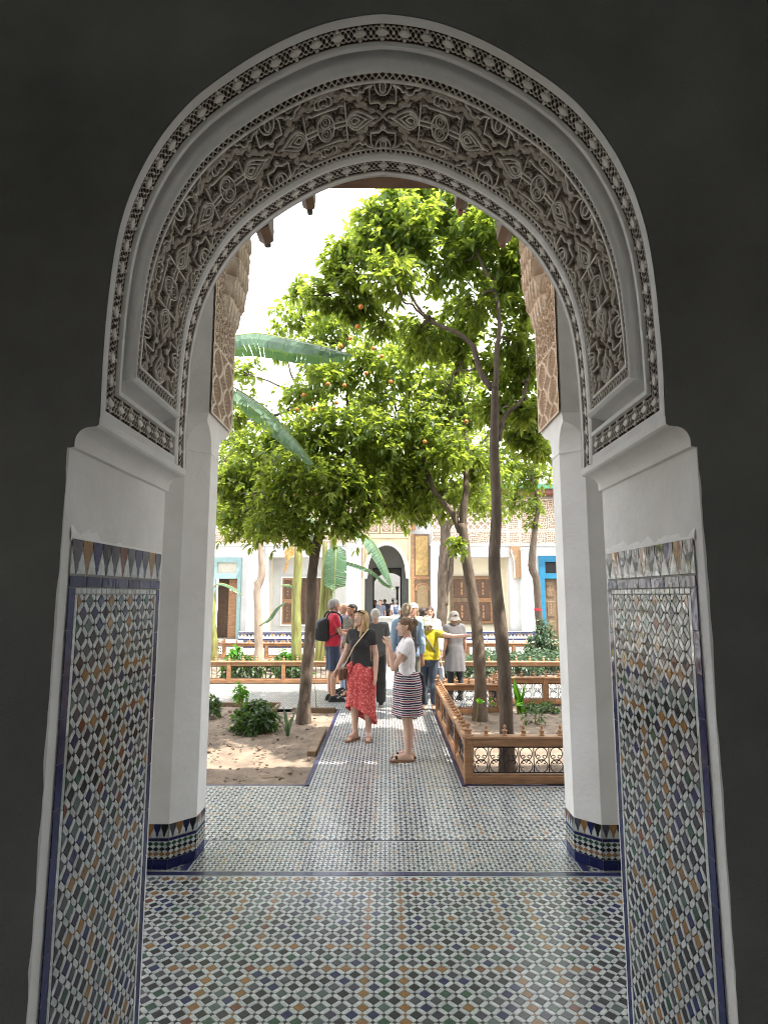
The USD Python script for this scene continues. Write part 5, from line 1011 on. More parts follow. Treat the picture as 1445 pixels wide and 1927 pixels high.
DEF = dict(hip=V3(0, 0, .93), hipL=V3(-.088, 0, .90), hipR=V3(.088, 0, .90), kneeL=V3(-.095, .015, .49), kneeR=V3(.095, .015, .49), ankL=V3(-.10, -.015, .085), ankR=V3(.10, -.015, .085), toeL=V3(-.125, .15, .03), toeR=V3(.125, .15, .03),
           waist=V3(0, 0, 1.08), chest=V3(0, -.005, 1.27), neck=V3(0, -.015, 1.43), head=V3(0, .015, 1.575), shL=V3(-.172, -.01, 1.385), shR=V3(.172, -.01, 1.385), elL=V3(-.215, -.03, 1.10), elR=V3(.215, -.03, 1.10), wrL=V3(-.225, .05, .86), wrR=V3(.225, .05, .86))
def hand(w, d, side, curl=.5, pal=None, s=1.0):
    "palm, four unequal bent fingers and a thumb that leaves the side of the palm near its base"
    d = d / np.linalg.norm(d); pal = V3(0, 1, 0) if pal is None else pal; pal = pal - d * (pal @ d); pal = pal / max(np.linalg.norm(pal), 1e-6); acr = np.cross(d, pal) * side
    ms = [blob((w, .024 * s), (w + d * .075 * s + acr * .026 * s, .013 * s), (w + d * .078 * s - acr * .026 * s, .013 * s), (w + d * .02 * s + acr * .018 * s, .017 * s))]
    for k, (o, ln) in enumerate(((.030, .068), (.010, .078), (-.010, .072), (-.029, .056))):
        p = w + d * .076 * s + acr * o * s; q = d; 
        for j, f in enumerate((.45, .32, .23)):
            a = curl * (.35 + .45 * j); q = d * math.cos(a) + pal * math.sin(a); e = p + q * ln * f * s; ms.append(bone(p, e, (.0095 - .0008 * j) * s, (.0088 - .0008 * j) * s)); p = e
    b = w + d * .022 * s + acr * .022 * s; m = b + (acr * .7 + d * .7 + pal * .2) * .036 * s; e = m + (acr * .15 + d * .9 + pal * .35) * .032 * s
    return ms + [bone(b, m, .013 * s, .0105 * s), bone(m, e, .0105 * s, .0085 * s)]
class Person:
    def __init__(s, label, foot, yaw, h, skin=0, pose=None, female=False, fat=1.0, group=None, look=0.0, nod=0.0, shoes=True, detail=True, curlL=.5, curlR=.5, palL=None, palR=None, hairless=False):
        s.J = {k: v.copy() for k, v in DEF.items()}; s.f = female; s.k = h / 1.70; s.fat = fat
        if female:
            for q in ('shL', 'shR'): s.J[q][0] *= .88
            for q in ('elL', 'elR', 'wrL', 'wrR'): s.J[q][0] *= .93
        for k_, v in (pose or {}).items(): s.J[k_] = V3(*v)
        s.foot, s.yaw, s.look, s.nod, s.skin = np.asarray(foot, float), yaw, look, nod, skin
        s.t = thing('person', label, 'person', (foot[0], foot[1], foot[2] if len(foot) > 2 else 0), group); J = s.J; f = fat
        tor = s.torso(0); b = [tor]
        for L_ in 'LR':
            sd = -1 if L_ == 'L' else 1
            b += [blob((J['hip'] + [sd * .05, 0, 0], .10 * f), (J['hip' + L_], .086 * f)), bone(J['hip' + L_], J['knee' + L_], .083 * f, .052), blob((J['knee' + L_], .052), ((J['knee' + L_] * .68 + J['ank' + L_] * .32) + [0, -.018, 0], .053)), blob(((J['knee' + L_] * .68 + J['ank' + L_] * .32) + [0, -.018, 0], .053), (J['ank' + L_], .034))]
            a, t_ = J['ank' + L_], J['toe' + L_]; hl = a + (a - t_) * V3(.22, .22, 0); hl[2] = a[2] - .05
            b += [blob((a, .034), (hl, .032), (t_ + (a - t_) * .30 + [0, 0, .004 - 0], .034)), blob((t_ + (a - t_) * .30, .034), (t_, .022), (t_ + [sd * -.02, -.005, 0], .020))]
            b += [bone(J['sh' + L_], J['el' + L_], .047 * min(f, 1.12), .037), blob((J['el' + L_], .037), ((J['el' + L_] * .7 + J['wr' + L_] * .3), .038), (J['wr' + L_], .026)), blob((J['sh' + L_], .05), (J['neck'] + [sd * .04, 0, -.02], .045), (J['chest'] + [sd * .09, 0, .02], .08))]
            d = J['wr' + L_] - J['el' + L_]; b += hand(J['wr' + L_], d, -sd if False else (1 if L_ == 'L' else -1), curlL if L_ == 'L' else curlR, palL if L_ == 'L' else palR)
        b += [bone(J['neck'] + [0, -.01, -.04], J['head'] + [0, -.018, -.05], .056, .050)]
        s.body = fuse(b, .020, 6)
        part(s.t, 'body', s.W(s.body), SKIN[skin], True)
        s.head()
    def torso(s, g, low=.90):
        J, f = s.J, s.fat; w = .085 if s.f else .11
        ms = [blob((J['hip'] + [-.075, 0, -.01], .098 * f + g), (J['hip'] + [.075, 0, -.01], .098 * f + g), (J['hip'] + [0, -.035, -.04], .095 * f + g), (J['waist'] + [-.055, 0, 0], (.088 if s.f else .098) * f + g), (J['waist'] + [.055, 0, 0], (.088 if s.f else .098) * f + g)),
              blob((J['waist'] + [-.055, 0, 0], (.088 if s.f else .098) * f + g), (J['waist'] + [.055, 0, 0], (.088 if s.f else .098) * f + g), (J['chest'] + [-.075, .005, 0], .095 * min(f, 1.1) + g), (J['chest'] + [.075, .005, 0], .095 * min(f, 1.1) + g)),
              blob((J['chest'] + [-.075, .005, 0], .095 * min(f, 1.1) + g), (J['chest'] + [.075, .005, 0], .095 * min(f, 1.1) + g), (J['shL'] * .82 + J['shR'] * .18, .058 + g), (J['shR'] * .82 + J['shL'] * .18, .058 + g), (J['neck'] + [0, -.01, -.045], .058 + g * .6))]
        if s.f: ms += [blob((J['chest'] + [-.07, .055, -.02], .062 + g), (J['chest'] + [.07, .055, -.02], .062 + g), (J['chest'], .08 + g))]
        return m3.Manifold.batch_boolean(ms, m3.OpType.Add)
    def W(s, m):
        v, f = vf(m); c, n = math.cos(s.yaw), math.sin(s.yaw); v = v * s.k
        return np.c_[s.foot[0] + c * v[:, 0] - n * v[:, 1], s.foot[1] + n * v[:, 0] + c * v[:, 1], (s.foot[2] if len(s.foot) > 2 else 0) + v[:, 2]], f
    def Wp(s, p): return s.W((np.asarray(p, float)[None], np.zeros((1, 3), int)))[0][0]
    def HW(s, m):
        "head frame: turned by look, nodded, centred on the head joint"
        v, f = vf(m); cn, sn = math.cos(s.nod), math.sin(s.nod); v = np.c_[v[:, 0], cn * v[:, 1] + sn * v[:, 2], -sn * v[:, 1] + cn * v[:, 2]]; c, n = math.cos(s.look), math.sin(s.look)
        return s.W((np.c_[c * v[:, 0] - n * v[:, 1], n * v[:, 0] + c * v[:, 1], v[:, 2]] + s.J['head'], f))
    def add(s, name, m, mt, smooth=True, label=None): return part(s.t, name, s.W(m), mt, smooth, label)
    def head(s):
        ms = [blob(((0, -.022, .028), .082), ((0, .012, .030), .078)), blob(((0, .030, .0), .066), ((0, .058, -.072), .030), ((-.028, .035, -.055), .030), ((.028, .035, -.055), .030), ((0, .025, .03), .07)),
              blob(((0, .088, .018), .010), ((0, .108, -.014), .012), ((-.012, .094, -.020), .010), ((.012, .094, -.020), .010)), blob(((0, .078, -.048), .018), ((-.012, .074, -.048), .014), ((.012, .074, -.048), .014)), blob(((0, .074, -.088), .018), ((0, .05, -.085), .022))]
        for e in (-1, 1): ms += [blob(((e * .078, -.008, .012), .012), ((e * .084, -.014, .018), .014), ((e * .076, -.004, -.016), .009)), blob(((e * .018, .082, .034), .012), ((e * .040, .072, .034), .012))]
        v, f = fuse(ms, .011, 3); part(s.t, 'head', s.HW((v, f)), SKIN[s.skin], True)
        for e in (-1, 1):
            part(s.t, 'eye', s.HW(trimesh.creation.icosphere(1, .0105).apply_translation((e * .030, .0790, .014))), EYEM, True)
            part(s.t, 'iris', s.HW(trimesh.creation.icosphere(1, .0066).apply_translation((e * .030, .0845, .014))), M['black'], True)
            part(s.t, 'eyebrow', s.HW(tube([(e * .014, .091, .034), (e * .030, .090, .039), (e * .047, .078, .034)], [.003, .0042, .002], 5)), BROW, True)
        part(s.t, 'mouth', s.HW(blob(((-.017, .089, -.049), .0045), ((0, .0955, -.048), .0058), ((.017, .089, -.049), .0045))), LIP, True)
    def hair(s, mt, kind, seed=0):
        if kind == 'short':
            ms = [blob(((0, -.030, .034), .088), ((0, .008, .046), .080)), blob(((0, -.052, -.02), .058), ((-.03, -.04, .0), .055), ((.03, -.04, .0), .055))]
            m = m3.Manifold.batch_boolean(ms, m3.OpType.Add) - m3.Manifold.cube([.3, .3, .3], True).translate([0, .197, -.112]) - m3.Manifold.cube([.3, .2, .2], True).translate([0, .09, -.105])
            g = fuse([m], .012, 3, .0035, 55, seed)
        elif kind == 'long':
            ms = [blob(((0, -.028, .036), .090), ((0, .006, .048), .084)), blob(((-.05, -.04, .0), .05), ((.05, -.04, .0), .05), ((-.075, -.045, -.16), .034), ((.075, -.045, -.16), .034)), bone((-.078, .015, .02), (-.080, .03, -.15), .022, .022), bone((.078, .015, .02), (.080, .02, -.15), .022, .022), blob(((-.08, .03, -.15), .022), ((-.072, .05, -.235), .012)), blob(((.08, .02, -.15), .024), ((.085, .03, -.25), .012)), blob(((0, -.06, -.12), .04), ((-.06, -.06, -.22), .022), ((.06, -.06, -.22), .022))]
            m = m3.Manifold.batch_boolean(ms, m3.OpType.Add) - m3.Manifold.sphere(.074, 24).scale([.86, 1, 1.25]).translate([0, .062, -.018])
            g = fuse([m], .012, 3, .005, 40, seed)
        elif kind == 'bun':
            ms = [blob(((0, -.028, .034), .089), ((0, .008, .044), .081)), blob(((0, -.060, -.01), .050), ((0, -.05, -.05), .035)), blob(((0, -.105, .055), .046), ((.018, -.118, .04), .034), ((-.018, -.118, .07), .034)), blob(((0, -.14, .03), .020), ((.01, -.15, .06), .016))]
            m = m3.Manifold.batch_boolean(ms, m3.OpType.Add) - m3.Manifold.sphere(.074, 24).scale([1.05, 1, 1.25]).translate([0, .068, -.03])
            g = fuse([m], .010, 2, .007, 48, seed)
        elif kind == 'bob':
            ms = [blob(((0, -.028, .034), .090), ((0, .008, .046), .083)), blob(((-.062, -.03, -.02), .040), ((.062, -.03, -.02), .040), ((-.06, -.03, -.09), .030), ((.06, -.03, -.09), .030), ((0, -.07, -.06), .04))]
            m = m3.Manifold.batch_boolean(ms, m3.OpType.Add) - m3.Manifold.sphere(.072, 24).scale([.88, 1, 1.25]).translate([0, .065, -.02])
            g = fuse([m], .012, 3, .004, 45, seed)
        return part(s.t, 'hair', s.HW(g), mt, True)
    def shirt(s, mt, hem=.86, sleeve=.55, g=.016, neckcut=.03, noise=.008, seed=1, name='shirt', flare=0.0):
        J = s.J; ms = [s.torso(g)]
        lo = []
        for sd in (-1, 1): lo += [(V3(sd * (.085 if hem < .95 else .06), 0, hem + .09) + V3(J['hip'][0], J['hip'][1], 0), (.098 if hem < .95 else .082) * s.fat + g + flare), (V3(sd * (.075 if hem < .95 else .06), 0, hem + .22) + V3(J['hip'][0], J['hip'][1], 0), (.092 if hem < .95 else .085) * s.fat + g)]
        ms.append(blob(*lo))
        for L_ in 'LR':
            sh, el, wr = J['sh' + L_], J['el' + L_], J['wr' + L_]; e = sh + (el - sh) * min(sleeve, 1.0)
            ms.append(blob((sh, .050 + g), (e, .046 * min(s.fat, 1.1) + g))); sd = -1 if L_ == 'L' else 1
            ms.append(blob((sh, .052 + g), (J['neck'] + [sd * .04, 0, -.02], .047 + g * .6), (J['chest'] + [sd * .09, 0, .02], .082 + g)))
            if sleeve > 1: ms.append(bone(el, el + (wr - el) * (sleeve - 1), .045 + g, .034 + g))
        m = m3.Manifold.batch_boolean(ms, m3.OpType.Add)
        m = m - m3.Manifold.cube([2, 2, hem], False).translate([-1, -1, 0]); m = m - m3.Manifold.sphere(.085, 24).scale([1.0, 1, .55]).translate((J['neck'] + [0, .02 + neckcut, .03]).tolist()) - m3.Manifold.cylinder(.3, .062, .062, 20).translate((J['neck'] + [0, 0, -.02]).tolist())
        for L_ in 'LR':
            if sleeve <= 1:
                sh, el = J['sh' + L_], J['el' + L_]; d = (el - sh) / np.linalg.norm(el - sh); e = sh + (el - sh) * sleeve
                A = m3.Manifold.cylinder(.2, .078, .078, 24); q = trimesh.geometry.align_vectors([0, 0, 1], d)[:3, :3]; Mx = np.c_[q, e + d * .0]
                m = m - A.transform(Mx)
        return s.add(name, fuse([m], .016, 4, noise, 15, seed), mt)
    def trousers(s, mt, low=.10, g=.014, noise=.008, seed=2, wide=0.0, name='trousers', top=1.0):
        J = s.J; ms = [blob((J['hip'] + [-.075, 0, 0], .098 * s.fat + g), (J['hip'] + [.075, 0, 0], .098 * s.fat + g), (J['hip'] + [0, -.035, -.04], .095 * s.fat + g), (J['waist'] * .4 + J['hip'] * .6 + [-.06, 0, 0], .095 * s.fat + g), (J['waist'] * .4 + J['hip'] * .6 + [.06, 0, 0], .095 * s.fat + g))]
        for L_ in 'LR':
            sd = -1 if L_ == 'L' else 1; h, k, a = J['hip' + L_], J['knee' + L_], J['ank' + L_]
            ms += [blob((J['hip'] + [sd * .05, 0, 0], .10 * s.fat + g), (h, .088 * s.fat + g)), bone(h, k, .085 * s.fat + g, .058 + g + wide), blob((k, .058 + g + wide), ((k * .68 + a * .32) + [0, -.018, 0], .057 + g + wide)), blob(((k * .68 + a * .32) + [0, -.018, 0], .057 + g + wide), (a, .042 + g + wide))]
        m = m3.Manifold.batch_boolean(ms, m3.OpType.Add) - m3.Manifold.cube([3, 3, low], False).translate([-1.5, -1.5, 0]) - m3.Manifold.cube([3, 3, 1], False).translate([-1.5, -1.5, top + .04])
        return s.add(name, fuse([m], .018, 4, noise, 13, seed), mt)
    def skirt(s, mt, top, hem, r0, r1, folds=7, amp=.02, seed=3, hemf=None, name='skirt', slit=None, squash=.78, r_mid=None):
        n, k = 96, 40; a = np.linspace(0, 2 * PI, n, endpoint=False); V = []; c0 = s.J['hip']
        rr = np.random.default_rng(seed); ph = rr.uniform(0, 6, 3)
        for i in range(k):
            q = i / (k - 1); hem_a = hem + (hemf(a) if hemf else 0); z = np.broadcast_to(top + (hem_a - top) * q, (n,)); base = r0 + (r1 - r0) * (q ** .8)
            if r_mid: base = base + r_mid * np.sin(PI * min(1, q * 1.6)) * (q < .62)
            f = 1 + (amp * q / base) * (np.sin(folds * a + ph[0] + 2 * q) + .5 * np.sin((folds * 2 + 1) * a + ph[1]))
            V.append(np.c_[c0[0] + base * f * np.cos(a), c0[1] - .01 + base * f * squash * np.sin(a), z])
        V = np.vstack(V); F = []
        for i in range(k - 1):
            for j in range(n):
                p, q = i * n + j, i * n + (j + 1) % n; F.append([p, q, q + n, p + n])
        F = np.array(F); inn = V.copy(); cen = np.array([c0[0], c0[1] - .01]); inn[:, :2] = cen + (V[:, :2] - cen) * .965; N = len(V)
        Fi = F[:, ::-1] + N; rim = np.array([[(k - 1) * n + j, (k - 1) * n + (j + 1) % n, N + (k - 1) * n + (j + 1) % n, N + (k - 1) * n + j] for j in range(n)]); cap = np.array([[j, N + j, N + (j + 1) % n, (j + 1) % n] for j in range(n)])
        return s.add(name, (np.vstack([V, inn]), np.vstack([F, Fi, rim, cap])), mt, 50)
    def shoe(s, mt, sole, kind='shoe'):
        for L_ in 'LR':
            a, t_ = s.J['ank' + L_], s.J['toe' + L_]; hl = a + (a - t_) * V3(.24, .24, 0); d = (t_ - hl) * V3(1, 1, 0); sd = -1 if L_ == 'L' else 1
            lo = lambda p, z: V3(p[0], p[1], z)
            if kind == 'shoe':
                sh = s.add('shoe', fuse([blob((a + [0, 0, -.005], .044), (lo(hl, .04), .040), (lo(t_ + (a - t_) * .35, .042), .042)), blob((lo(t_ + (a - t_) * .35, .042), .044), (lo(t_, .036), .034))], .02, 3), mt)
            elif kind == 'sandal':
                sh = s.add('sandal', fuse([blob((lo(t_ + (a - t_) * .42, .058), .030), (lo(t_ + (a - t_) * .2, .046), .032))], .02, 2), mt)
            else: sh = s.add('boot', fuse([blob((a + [0, 0, .16], .055), (a, .046)), blob((a, .046), (lo(hl, .045), .042), (lo(t_ + (a - t_) * .35, .042), .044)), blob((lo(t_ + (a - t_) * .35, .042), .044), (lo(t_, .036), .034))], .02, 3), mt)
            pg = sg.MultiPoint([hl[:2], (t_ + d * .06)[:2]]).convex_hull.buffer(.043).union(sg.Point(*(t_ + (a - t_) * .3)[:2]).buffer(.050)); part(sh, 'sole', s.W(prism(pg, .001, .024)), sole)
EYEM = mat('eye_white', (0.75, 0.73, 0.70), .2, .02, 5); BROW = mat('brow', (0.12, 0.075, 0.045), .8); LIP = mat('lip', (0.42, 0.17, 0.15), .45, .1, 20)
def hairmat(n, c): return mat(n, c, .5, .45, 6, .003, 90, stretch=(6, 6, .8), spec=.4)
HB, HD, HG, HW_ = hairmat('hair_blond', (0.40, 0.27, 0.13)), hairmat('hair_dark', (0.035, 0.022, 0.016)), hairmat('hair_grey', (0.26, 0.25, 0.24)), hairmat('hair_white', (0.50, 0.47, 0.42)); HBR = hairmat('hair_brown', (0.15, 0.085, 0.045))
BLK = cloth('cloth_black', (0.022, 0.022, 0.024)); LEATH = mat('leather_brown', (0.13, 0.065, 0.04), .45, .3, 20); RUB = mat('rubber', (0.03, 0.03, 0.03), .7); CORK = mat('cork', (0.22, 0.12, 0.075), .8, .2, 40); PALE = mat('pale_sole', (0.5, 0.48, 0.45), .7)
ftn = lambda x, y: ground_at(x, y)
# floral and striped cloth
FLOR = usdkit.material(stage, L + 'floral_cloth', {'tc': ('texture_coordinate', {}), 'v': ('voronoi_texture', {'scale': 34.0, 'feature': 'f1', 'randomness': 1.0}), 'n': ('noise_texture', {'scale': 60.0, 'detail': 3.0}), 'a': ('math', {'math_type': 'multiply_add', 'value2': .5, 'value3': 0.0}), 'ad': ('math', {'math_type': 'add'}),
    'r': ('rgb_ramp', {'ramp': [(0.0, (0.75, 0.52, 0.45)), (0.36, (0.72, 0.42, 0.36)), (0.44, (0.66, 0.17, 0.145)), (0.62, (0.70, 0.15, 0.135)), (0.80, (0.48, 0.06, 0.065))]}), 'p': ('principled_bsdf', {'roughness': .8})},
    [('tc.object', 'v.vector'), ('tc.object', 'n.vector'), ('n.fac', 'a.value1'), ('v.distance', 'ad.value1'), ('a.value', 'ad.value2'), ('ad.value', 'r.fac'), ('r.color', 'p.base_color')], surface='p.BSDF')
STRI = usdkit.material(stage, L + 'striped_cloth', {'tc': ('texture_coordinate', {}), 's': ('separate_xyz', {}), 'n': ('noise_texture', {'scale': 9.0, 'detail': 2.0}), 'm0': ('math', {'math_type': 'multiply_add', 'value2': .02}), 'm': ('math', {'math_type': 'multiply', 'value2': 13.5}), 'f': ('math', {'math_type': 'fraction'}),
    'r': ('rgb_ramp', {'interpolate': False, 'ramp': [(0.0, (0.02, 0.02, 0.06)), (0.22, (0.62, 0.56, 0.55)), (0.34, (0.16, 0.02, 0.05)), (0.55, (0.62, 0.57, 0.56)), (0.66, (0.025, 0.02, 0.06)), (0.86, (0.66, 0.62, 0.60)), (0.96, (0.14, 0.02, 0.045))]}), 'p': ('principled_bsdf', {'roughness': .8})},
    [('tc.object', 's.vector'), ('tc.object', 'n.vector'), ('n.fac', 'm0.value1'), ('s.z', 'm0.value3'), ('m0.value', 'm.value1'), ('m.value', 'f.value1'), ('f.value', 'r.fac'), ('r.color', 'p.base_color')], surface='p.BSDF')

# 1 blonde woman walking towards us, looking to her right
b = Person('blonde woman in black top and long red floral wrap skirt, one hand on her bag', ftn(679, 1392), PI - .35, 1.70, 3, dict(
    elR=(.245, -.05, 1.13), wrR=(.30, .10, .92), elL=(-.20, -.03, 1.10), wrL=(-.215, .02, .86), ankL=(-.10, -.02, .085), toeL=(-.16, .13, .03), ankR=(.07, .03, .085), toeR=(.10, .19, .03), kneeR=(.085, .04, .49)), True, .88, look=-.50, nod=-.12, palR=V3(-1, .2, 0), palL=V3(1, 0, 0))
b.hair(HB, 'long', 1); b.shirt(BLK, .955, .52, .012, .055, .006, 1, 'top'); b.skirt(FLOR, 1.02, .36, .128, .215, 6, .020, 3, lambda a: .13 * np.cos(a - .9) - .05, name='wrap_skirt', squash=.74, r_mid=.035)
b.add('skirt_knot', fuse([blob(((.10, .09, 1.0), .022), ((.13, .12, .96), .03), ((.12, .13, .88), .016))], .015, 2), FLOR); b.shoe(mat('sandal_pink', (0.45, 0.2, 0.15), .6), CORK, 'sandal')
part(b.t, 'sunglasses', b.HW(join([tube([(-.080, .01, .07), (-.05, .066, .095), (0, .080, .10), (.05, .066, .095), (.080, .01, .07)], .008, 6), trimesh.creation.icosphere(1, .024).apply_scale([1.1, .5, .7]).apply_translation((-.034, .074, .10)), trimesh.creation.icosphere(1, .024).apply_scale([1.1, .5, .7]).apply_translation((.034, .074, .10))])), M['black'], True)
part(b.t, 'necklace', b.W(tube([(-.06, .03, 1.43), (-.04, .105, 1.34), (0, .135, 1.27), (.04, .105, 1.34), (.06, .03, 1.43)], .0025, 4)), LEATH, True)
bg = thing('shoulder_bag', 'small dark brown striped bag on a beige strap at the blonde woman\'s side', 'bag', b.Wp((.23, .10, .90))); c = V3(.23, .10, .86)
part(bg, 'pouch', b.W(box(c[0] - .03, c[0] + .03, c[1] - .09, c[1] + .09, c[2] - .09, c[2] + .07, .02)), LEATH)
for k in range(3): part(bg, 'band', b.W(box(c[0] - .033, c[0] + .033, c[1] - .06 + .05 * k, c[1] - .045 + .05 * k, c[2] - .085, c[2] + .073)), mat(f'bagband{k}', (0.4, 0.3, 0.2), .6))
part(bg, 'strap', b.W(tube([(.22, .10, .93), (.14, .125, 1.06), (.04, .155, 1.22), (-.07, .125, 1.36), (-.115, .04, 1.445), (-.11, -.06, 1.42)], .0085, 6)), mat('strap_beige', (0.62, 0.52, 0.38), .7), True)
# 2 woman in striped skirt photographing
s2 = Person('woman with a hair bun, white T-shirt and striped skirt, holding up a phone', ftn(766, 1431), PI / 2 + .12, 1.64, 3, dict(
    elL=(-.165, .185, 1.10), wrL=(-.095, .225, 1.35), elR=(.165, .185, 1.11), wrR=(.07, .225, 1.355), kneeL=(-.07, .02, .49), kneeR=(.07, -.02, .49), ankL=(-.07, .0, .085), ankR=(.07, -.04, .085), toeL=(-.08, .17, .03), toeR=(.075, .13, .03)), True, .95, look=.0, nod=.02, curlL=.9, curlR=.9, palL=V3(.6, .3, 0), palR=V3(-.6, .3, 0))
s2.hair(HBR, 'bun', 2); s2.shirt(mat('tee_white', (0.78, 0.77, 0.80), .85, .04, 6, .0015, 60), 1.0, .42, .010, .045, .006, 4, 'tee'); s2.skirt(STRI, 1.045, .535, .142, .215, 5, .012, 5, name='striped_skirt', squash=.86, r_mid=.03); s2.shoe(BLK, mat('sole_brown', (0.15, 0.085, 0.05), .8), 'sandal')
part(s2.t, 'hair_clip', s2.HW(tube([(.05, .02, .11), (.06, -.03, .12), (.07, -.06, .09)], .006, 5)), mat('clip', (0.8, 0.75, 0.65), .3), True)
part(s2.t, 'bag_strap', s2.W(tube([(.13, .07, 1.40), (.145, -.01, 1.445), (.15, -.11, 1.34), (.16, -.15, 1.1), (.16, -.15, .95)], .006, 5)), mat('strap_grey', (0.2, 0.2, 0.22), .6), True)
phn = thing('phone', 'dark phone held up by the woman in the striped skirt', 'phone', s2.Wp((-.015, .27, 1.45))); part(phn, 'body', s2.W(box(-.05, .02, .262, .274, 1.42, 1.57, .004)), M['black']); part(phn, 'lens', s2.W(lathe([(.008, 0), (.008, .003)], (0, 0, 0), 8)) if False else s2.W(box(.0, .014, .274, .277, 1.545, 1.56, .001)), EYEM)
sb = thing('shoulder_bag', 'dark soft bag hanging behind the woman in the striped skirt', 'bag', s2.Wp((.10, -.19, .85))); part(sb, 'pouch', s2.W(fuse([blob(((.12, -.19, .98), .035), ((.05, -.20, .97), .03), ((.13, -.20, .66), .05), ((.04, -.20, .68), .045))], .025, 4, .008, 20, 8)), BLK, True)
DET = 1.9
# 3 man in red with backpack
r3 = Person('man in red T-shirt and navy shorts with a black backpack, turned to the right', ftn(625, 1319), -PI / 2 + .35, 1.84, 1, dict(elL=(-.20, .10, 1.14), wrL=(-.05, .26, 1.14), elR=(.21, .08, 1.12), wrR=(.06, .25, 1.10), toeL=(-.12, .17, .03)), False, 1.0, look=.15)
r3.hair(HG, 'short', 3); r3.shirt(cloth('cloth_red', (0.50, 0.018, 0.045)), .90, .60, .018, .02, .009, 6); r3.trousers(cloth('cloth_navy', (0.035, 0.05, 0.095)), .50, .018, .010, 7, .03, 'shorts'); r3.shoe(BLK, RUB)
for sd in (-1, 1): part(r3.t, 'shoe_stripe', r3.W(box(sd * .118 - .036, sd * .118 + .036, .04, .075, .055, .075, .004)), PALE)
def backpack(p, label, mt, z=1.0, w=.15, d=.15, h=.42, mt2=None):
    t = thing('backpack', label, 'backpack', p.Wp((0, -.2, z))); m = [blob(((-w + .05, -.15, z + .05), .05), ((w - .05, -.15, z + .05), .05), ((-w + .06, -.15, z + h - .07), .05), ((w - .06, -.15, z + h - .07), .05), ((-w + .07, -.12 - d, z + .07), .055), ((w - .07, -.12 - d, z + .07), .055), ((-w + .08, -.10 - d, z + h - .12), .05), ((w - .08, -.10 - d, z + h - .12), .05))]
    part(t, 'sack', p.W(fuse(m, .025, 4, .008, 18, 3)), mt, True); part(t, 'pocket', p.W(fuse([blob(((-w + .08, -.155 - d, z + .08), .045), ((w - .08, -.155 - d, z + .08), .045), ((-w + .08, -.145 - d, z + .20), .04), ((w - .08, -.145 - d, z + .20), .04))], .02, 3)), mt2 or mt, True)
    for sd in (-1, 1): part(t, 'strap', p.W(tube(spline([(sd * .09, -.14, z + h - .06), (sd * .105, -.06, 1.475), (sd * .115, .03, 1.46), (sd * .125, .125, 1.33), (sd * .14, .115, 1.2), (sd * .175, .0, 1.10), (sd * .12, -.13, 1.06)], 20), .016, 6)), mt2 or mt, True)
    part(t, 'zip', p.W(tube([(-w + .06, -.165 - d, z + .235), (0, -.172 - d, z + .25), (w - .06, -.165 - d, z + .235)], .004, 4)), PALE, True)
backpack(r3, 'black backpack on the back of the man in red', mat('pack_black', (0.018, 0.019, 0.024), .6, .2, 20, .002, 60), .98)
# 4,5 the two beyond him
p4 = Person('dark haired person in olive patterned shirt, half hidden behind the blonde woman', ftn(662, 1311), 2.5, 1.74, 2, None, False, .95, look=-.3); p4.hair(HD, 'short', 4); p4.shirt(mat('olive_print', (0.14, 0.14, 0.11), .85, .7, 26, .001, 60, col2=(0.05, 0.05, 0.045)), .88, .55, .018, .03, .008, 8); p4.trousers(BLK, .1, .014, .008, 9); p4.shoe(BLK, RUB, 'sandal')
p5 = Person('bald man in blue behind the man in red, only his head and collar showing', ftn(648, 1306), 2.0, 1.76, 1, None, False, 1.0); p5.shirt(cloth('cloth_blue', (0.08, 0.13, 0.30)), .88, .6, .018, .02); p5.trousers(cloth('denim_light', (0.22, 0.28, 0.36)), .1)
p5.shoe(BLK, RUB)
# 6 man in grey from behind
p6 = Person('grey haired man in dark grey T-shirt and black trousers seen from behind', ftn(706, 1329), .12, 1.67, 1, dict(hipL=(-.10, 0, .90), ankL=(-.13, -.06, .085), toeL=(-.17, .09, .03), kneeL=(-.12, 0, .49)), False, 1.12); p6.hair(HW_, 'short', 5); p6.shirt(cloth('cloth_grey', (0.085, 0.085, 0.087)), .86, .62, .022, .0, .010, 10); p6.trousers(BLK, .07, .018, .010, 11, .022); p6.shoe(BLK, PALE)
# 7 man with dark pack and pale blue sleeves
p7 = Person('tall man with sandy grey hair and dark backpack, pale blue shirt, back turned', ftn(767, 1352), .05, 1.78, 2, None, False, .98, look=-.3); p7.hair(hairmat('hair_sand', (0.30, 0.23, 0.16)), 'short', 6); p7.shirt(cloth('cloth_sky', (0.28, 0.40, 0.55)), .90, 1.5, .02, .0, .009, 12); p7.trousers(cloth('cloth_olive', (0.10, 0.10, 0.065)), .50, .02, .01, 13, .03, 'shorts'); p7.shoe(RUB, RUB, 'sandal')
backpack(p7, 'slim dark backpack on the man with sandy grey hair', mat('pack_dark', (0.03, 0.03, 0.034), .6, .3, 20, .002, 60), .95, .14, .10, .50)
